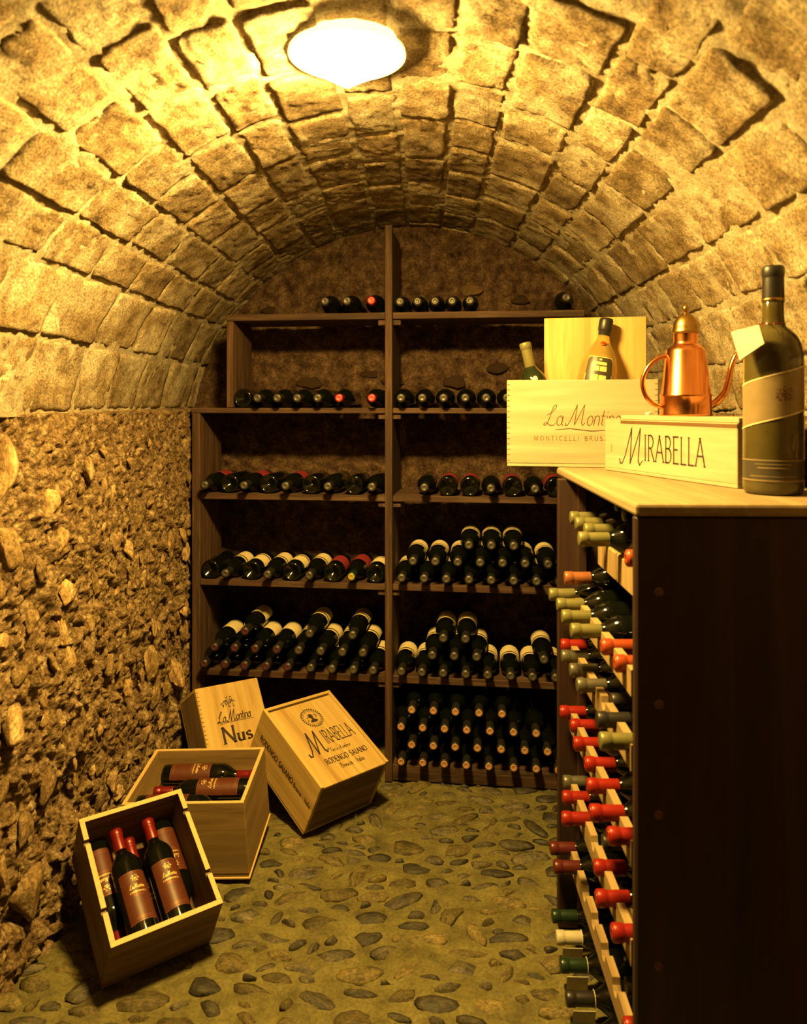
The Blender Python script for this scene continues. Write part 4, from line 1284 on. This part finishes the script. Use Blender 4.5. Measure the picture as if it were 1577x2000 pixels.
# --- long Mirabella box
A3 = Vector((0.485, 2.08, 0))
d3 = Vector((0.170, -0.470, 0)).normalized()
n3 = Vector((-d3.y, d3.x, 0))
MX = cols_matrix(d3, n3, (0, 0, 1), A3 + Vector((0, 0, CT + 0.0004)))
wX, lX, hX = 0.490, 0.142, 0.1365
boxX = tag(empty('wooden_box', MX), 'long pale wooden box lettered MIRABELLA lying on the counter', 'box')
rim_board('bottom_board', (0, 0, 0), (wX, lX, 0.008), MT['pale_x'], boxX)
fx = rim_board('front_board', (0, 0, 0.0082), (wX, 0.010, hX), MT['pale_x'], boxX)
rim_board('back_board', (0, lX - 0.010, 0.0082), (wX, lX, hX), MT['pale_x'], boxX)
rim_board('end_board', (0, 0.0102, 0.0082), (0.010, lX - 0.0102, hX), MT['pale_y'], boxX)
rim_board('end_board', (wX - 0.010, 0.0102, 0.0082), (wX, lX - 0.0102, hX), MT['pale_y'], boxX)
rim_board('lid', (0.070, 0.002, hX + 0.0004), (wX + 0.002, lX - 0.002, hX + 0.0115), MT['pale_x'], boxX)
rim_board('top_board', (0.0, 0.0, hX + 0.0002), (0.066, lX, hX + 0.0020), MT['pale_x'], boxX)
put('groove', box_mesh('groove', (0.072, -0.0006, hX - 0.010), (wX, 0.0012, hX - 0.002), 0.0), MT['burn'], fx)
fX = lambda x, z_: plane_map((x, 0, z_), (1, 0, 0), (0, 0, 1))
put('lettering', lettering('lettering', 'IRABELLA', 0.218, 0.062, fX(0.173, 0.038), 0.10, 0.04, 0.09, 0, 0.16), MT['ink'], fx)
put('lettering', lettering('lettering', 'M_', 0.086, 0.092, fX(0.084, 0.024), 0.055, 0.016, 0, 0.16), MT['ink'], fx)
put('nail_mark', box_mesh('nail_mark', (0.030, -0.0004, 0.050), (0.0325, 0.0, 0.072), 0.0), MT['faint'], fx)
BT = CT + 0.0004 + hX + 0.0115

# --- copper oil can on the box
OC = Vector((0.632, 1.878, BT + 0.0005))
can = tag(empty('oil_can', Matrix.Translation(OC)), 'polished copper oil can with brass domed lid standing on the Mirabella box', 'oil can')
put('can_body', lathe_mesh('can_body', [(0.0, 0.0), (0.0600, 0.0), (0.0618, 0.002), (0.0605, 0.006), (0.0590, 0.044), (0.0600, 0.046), (0.0600, 0.051), (0.0580, 0.053), (0.0465, 0.155), (0.0440, 0.162), (0.0330, 0.170), (0.0290, 0.174), (0.0283, 0.180), (0.0283, 0.201)], 56), MT['copper'], can)
lidc = put('can_lid', lathe_mesh('can_lid', [(0.0275, 0.198), (0.0320, 0.199), (0.0325, 0.204), (0.0305, 0.207), (0.0300, 0.213), (0.0285, 0.222), (0.0240, 0.233), (0.0170, 0.242), (0.0085, 0.2475), (0.0050, 0.2490), (0.0, 0.2492)], 48), MT['brass'], can)
put('knob', lathe_mesh('knob', [(0.0050, 0.2480), (0.0045, 0.2515), (0.0062, 0.2530), (0.0080, 0.2580), (0.0078, 0.2620), (0.0055, 0.2665), (0.0025, 0.2690), (0.0012, 0.2720), (0.0, 0.2722)], 24), MT['brass'], lidc)
hp = spline([(-0.0435, 0, 0.146), (-0.066, 0, 0.140), (-0.090, 0, 0.118), (-0.1035, 0, 0.085), (-0.098, 0, 0.052), (-0.080, 0, 0.030), (-0.0590, 0, 0.022)], 8)
put('handle', tube_mesh('handle', hp, 0.0056, 14), MT['copper'], can)
spt = spline([(0.055, 0, 0.022), (0.074, -0.002, 0.034), (0.092, -0.004, 0.056), (0.101, -0.005, 0.086), (0.107, -0.006, 0.118), (0.118, -0.007, 0.146), (0.134, -0.009, 0.156), (0.146, -0.010, 0.148)], 8)
put('spout', tube_mesh('spout', spt, list(np.linspace(0.0092, 0.0045, len(spt))), 14), MT['copper'], can)

# --- crumb of plaster
tag(put('plaster_crumb', rocks[3], MT['crumb'], None, Matrix.Translation((0.578, 1.998, BT + 0.0042)) @ Matrix.Diagonal((0.013, 0.009, 0.008, 1))), 'small white plaster crumb on the Mirabella box beside the oil can', 'crumb')

# --- big bottle at the near end
BB = Vector((0.692, 1.545, CT + 0.0004))
big = tag(empty('magnum_bottle', frame(BB, (0, 0, 1), (-0.45, -1, 0))), 'large dark olive bottle with slanted label standing at the near counter end', 'bottle')
LB = 0.450
rB = 0.0555
prof = [(0.0, 0.02), (rB * 0.6, 0.008), (rB * 0.88, 0.0), (rB * 0.97, 0.003), (rB, 0.012), (rB, 0.262), (rB * 0.985, 0.276), (rB * 0.92, 0.294), (rB * 0.80, 0.309), (rB * 0.62, 0.321), (0.0245, 0.329), (0.0215, 0.337), (0.0200, 0.352), (0.0190, LB - 0.004), (0.0, LB - 0.004)]
put('glass_body', lathe_mesh('glass_body', prof, 56), MT['olive'], big)
put('capsule', lathe_mesh('capsule', [(0.0204, 0.378), (0.0207, 0.381), (0.0200, 0.425), (0.0200, 0.428), (0.0212, 0.430), (0.0212, 0.446), (0.0190, LB), (0.0, LB)], 40), MT['black'], big)
put('gold_ring', lathe_mesh('gold_ring', [(0.0202, 0.380), (0.0214, 0.381), (0.0214, 0.3845), (0.0206, 0.3855)], 40), MT['brass'], big)
put('neck_thread', tube_mesh('neck_thread', [(0.0222 * math.cos(a), 0.0222 * math.sin(a), 0.334) for a in np.linspace(0, 2 * math.pi, 33)], 0.0013, 6), MT['dimred'], big)
lo = put('paper_label', wrap_mesh(rB, 0.126, 0.214, 78, 0.0008, 28, 'paper_label', 0.040), MT['greylabel'], big)
def slant_band(r, s_half, z0, z1, slant, lift=0.0014, n=28):
    return mesh('b', [((r + lift) * math.cos(a), (r + lift) * math.sin(a), z_ + slant * i / n) for i, a in enumerate(np.linspace(-s_half, s_half, n + 1)) for z_ in (z0, z1)], grid_faces(n + 1, 2), False)
sh_ = math.radians(78)
put('label_edge', merge_meshes('label_edge', [slant_band(rB, sh_, 0.126, 0.1285, 0.040), slant_band(rB, sh_, 0.2115, 0.214, 0.040)]), MT['paper'], lo)
put('label_emblem', crest('label_emblem', lambda s, t: Vector(((rB + 0.0016) * math.cos((s + 0.020) / rB), (rB + 0.0016) * math.sin((s + 0.020) / rB), 0.196 + t)), 0.034, 21), MT['maroon'], lo)
lo2 = put('lower_label', wrap_mesh(rB, 0.026, 0.070, 78, 0.0008, 28, 'lower_label'), MT['darklabel'], big)
put('label_edge', merge_meshes('label_edge', [slant_band(rB, sh_, 0.0665, 0.0690, 0), slant_band(rB, sh_, 0.0270, 0.0300, 0), slant_band(rB, 0.8, 0.036, 0.0375, 0), slant_band(rB, 0.5, 0.052, 0.0545, 0), slant_band(rB, 0.6, 0.0595, 0.061, 0)]), MT['greylabel'], lo2)
# folded paper booklet hanging from the neck thread (world aligned, left of the neck)
inv = big.matrix_basis.inverted()
def bpt(dx, dy, dz):
    return inv @ (BB + Vector((dx, dy, dz)))
bk = []
cn = [Vector((0.603, 1.530, 1.543)), Vector((0.640, 1.490, 1.553)), Vector((0.644, 1.475, 1.516)), Vector((0.611, 1.508, 1.486))]
for off in (0.0, 0.0035, 0.0075):
    q = [p + Vector((0.6, 0.55, 0)) * off * w_ for p, w_ in zip(cn, (0.25, 0.25, 1.0, 1.0))]
    th3 = Vector((0.0006, 0.0005, 0))
    bk.append(mesh('leaf', [inv @ p for p in q] + [inv @ (p + th3) for p in q], [(3, 2, 1, 0), (4, 5, 6, 7), (0, 1, 5, 4), (1, 2, 6, 5), (2, 3, 7, 6), (3, 0, 4, 7)], False))
tg = put('neck_booklet', merge_meshes('neck_booklet', bk), MT['white'], big)
put('booklet_thread', tube_mesh('booklet_thread', [bpt(-0.015, -0.016, 0.334), bpt(-0.030, -0.035, 0.335), bpt(-0.053, -0.054, 0.329)], 0.0008, 6), MT['dimred'], tg)

# --- plain box at the far right end of the counter
bx = tag(empty('wooden_box', Matrix.Translation((0.791, 1.70, CT + 0.0004))), 'plain tan wooden box behind the large olive bottle, by the wall', 'box')
put('box_body', box_mesh('box_body', (0.0, 0.0, 0.0), (0.030, 0.20, 0.130), 0.002), MT['pine_y'], bx)
put('lid', box_mesh('lid', (-0.001, -0.001, 0.1302), (0.031, 0.201, 0.1400), 0.002), MT['pale_y'], bx)
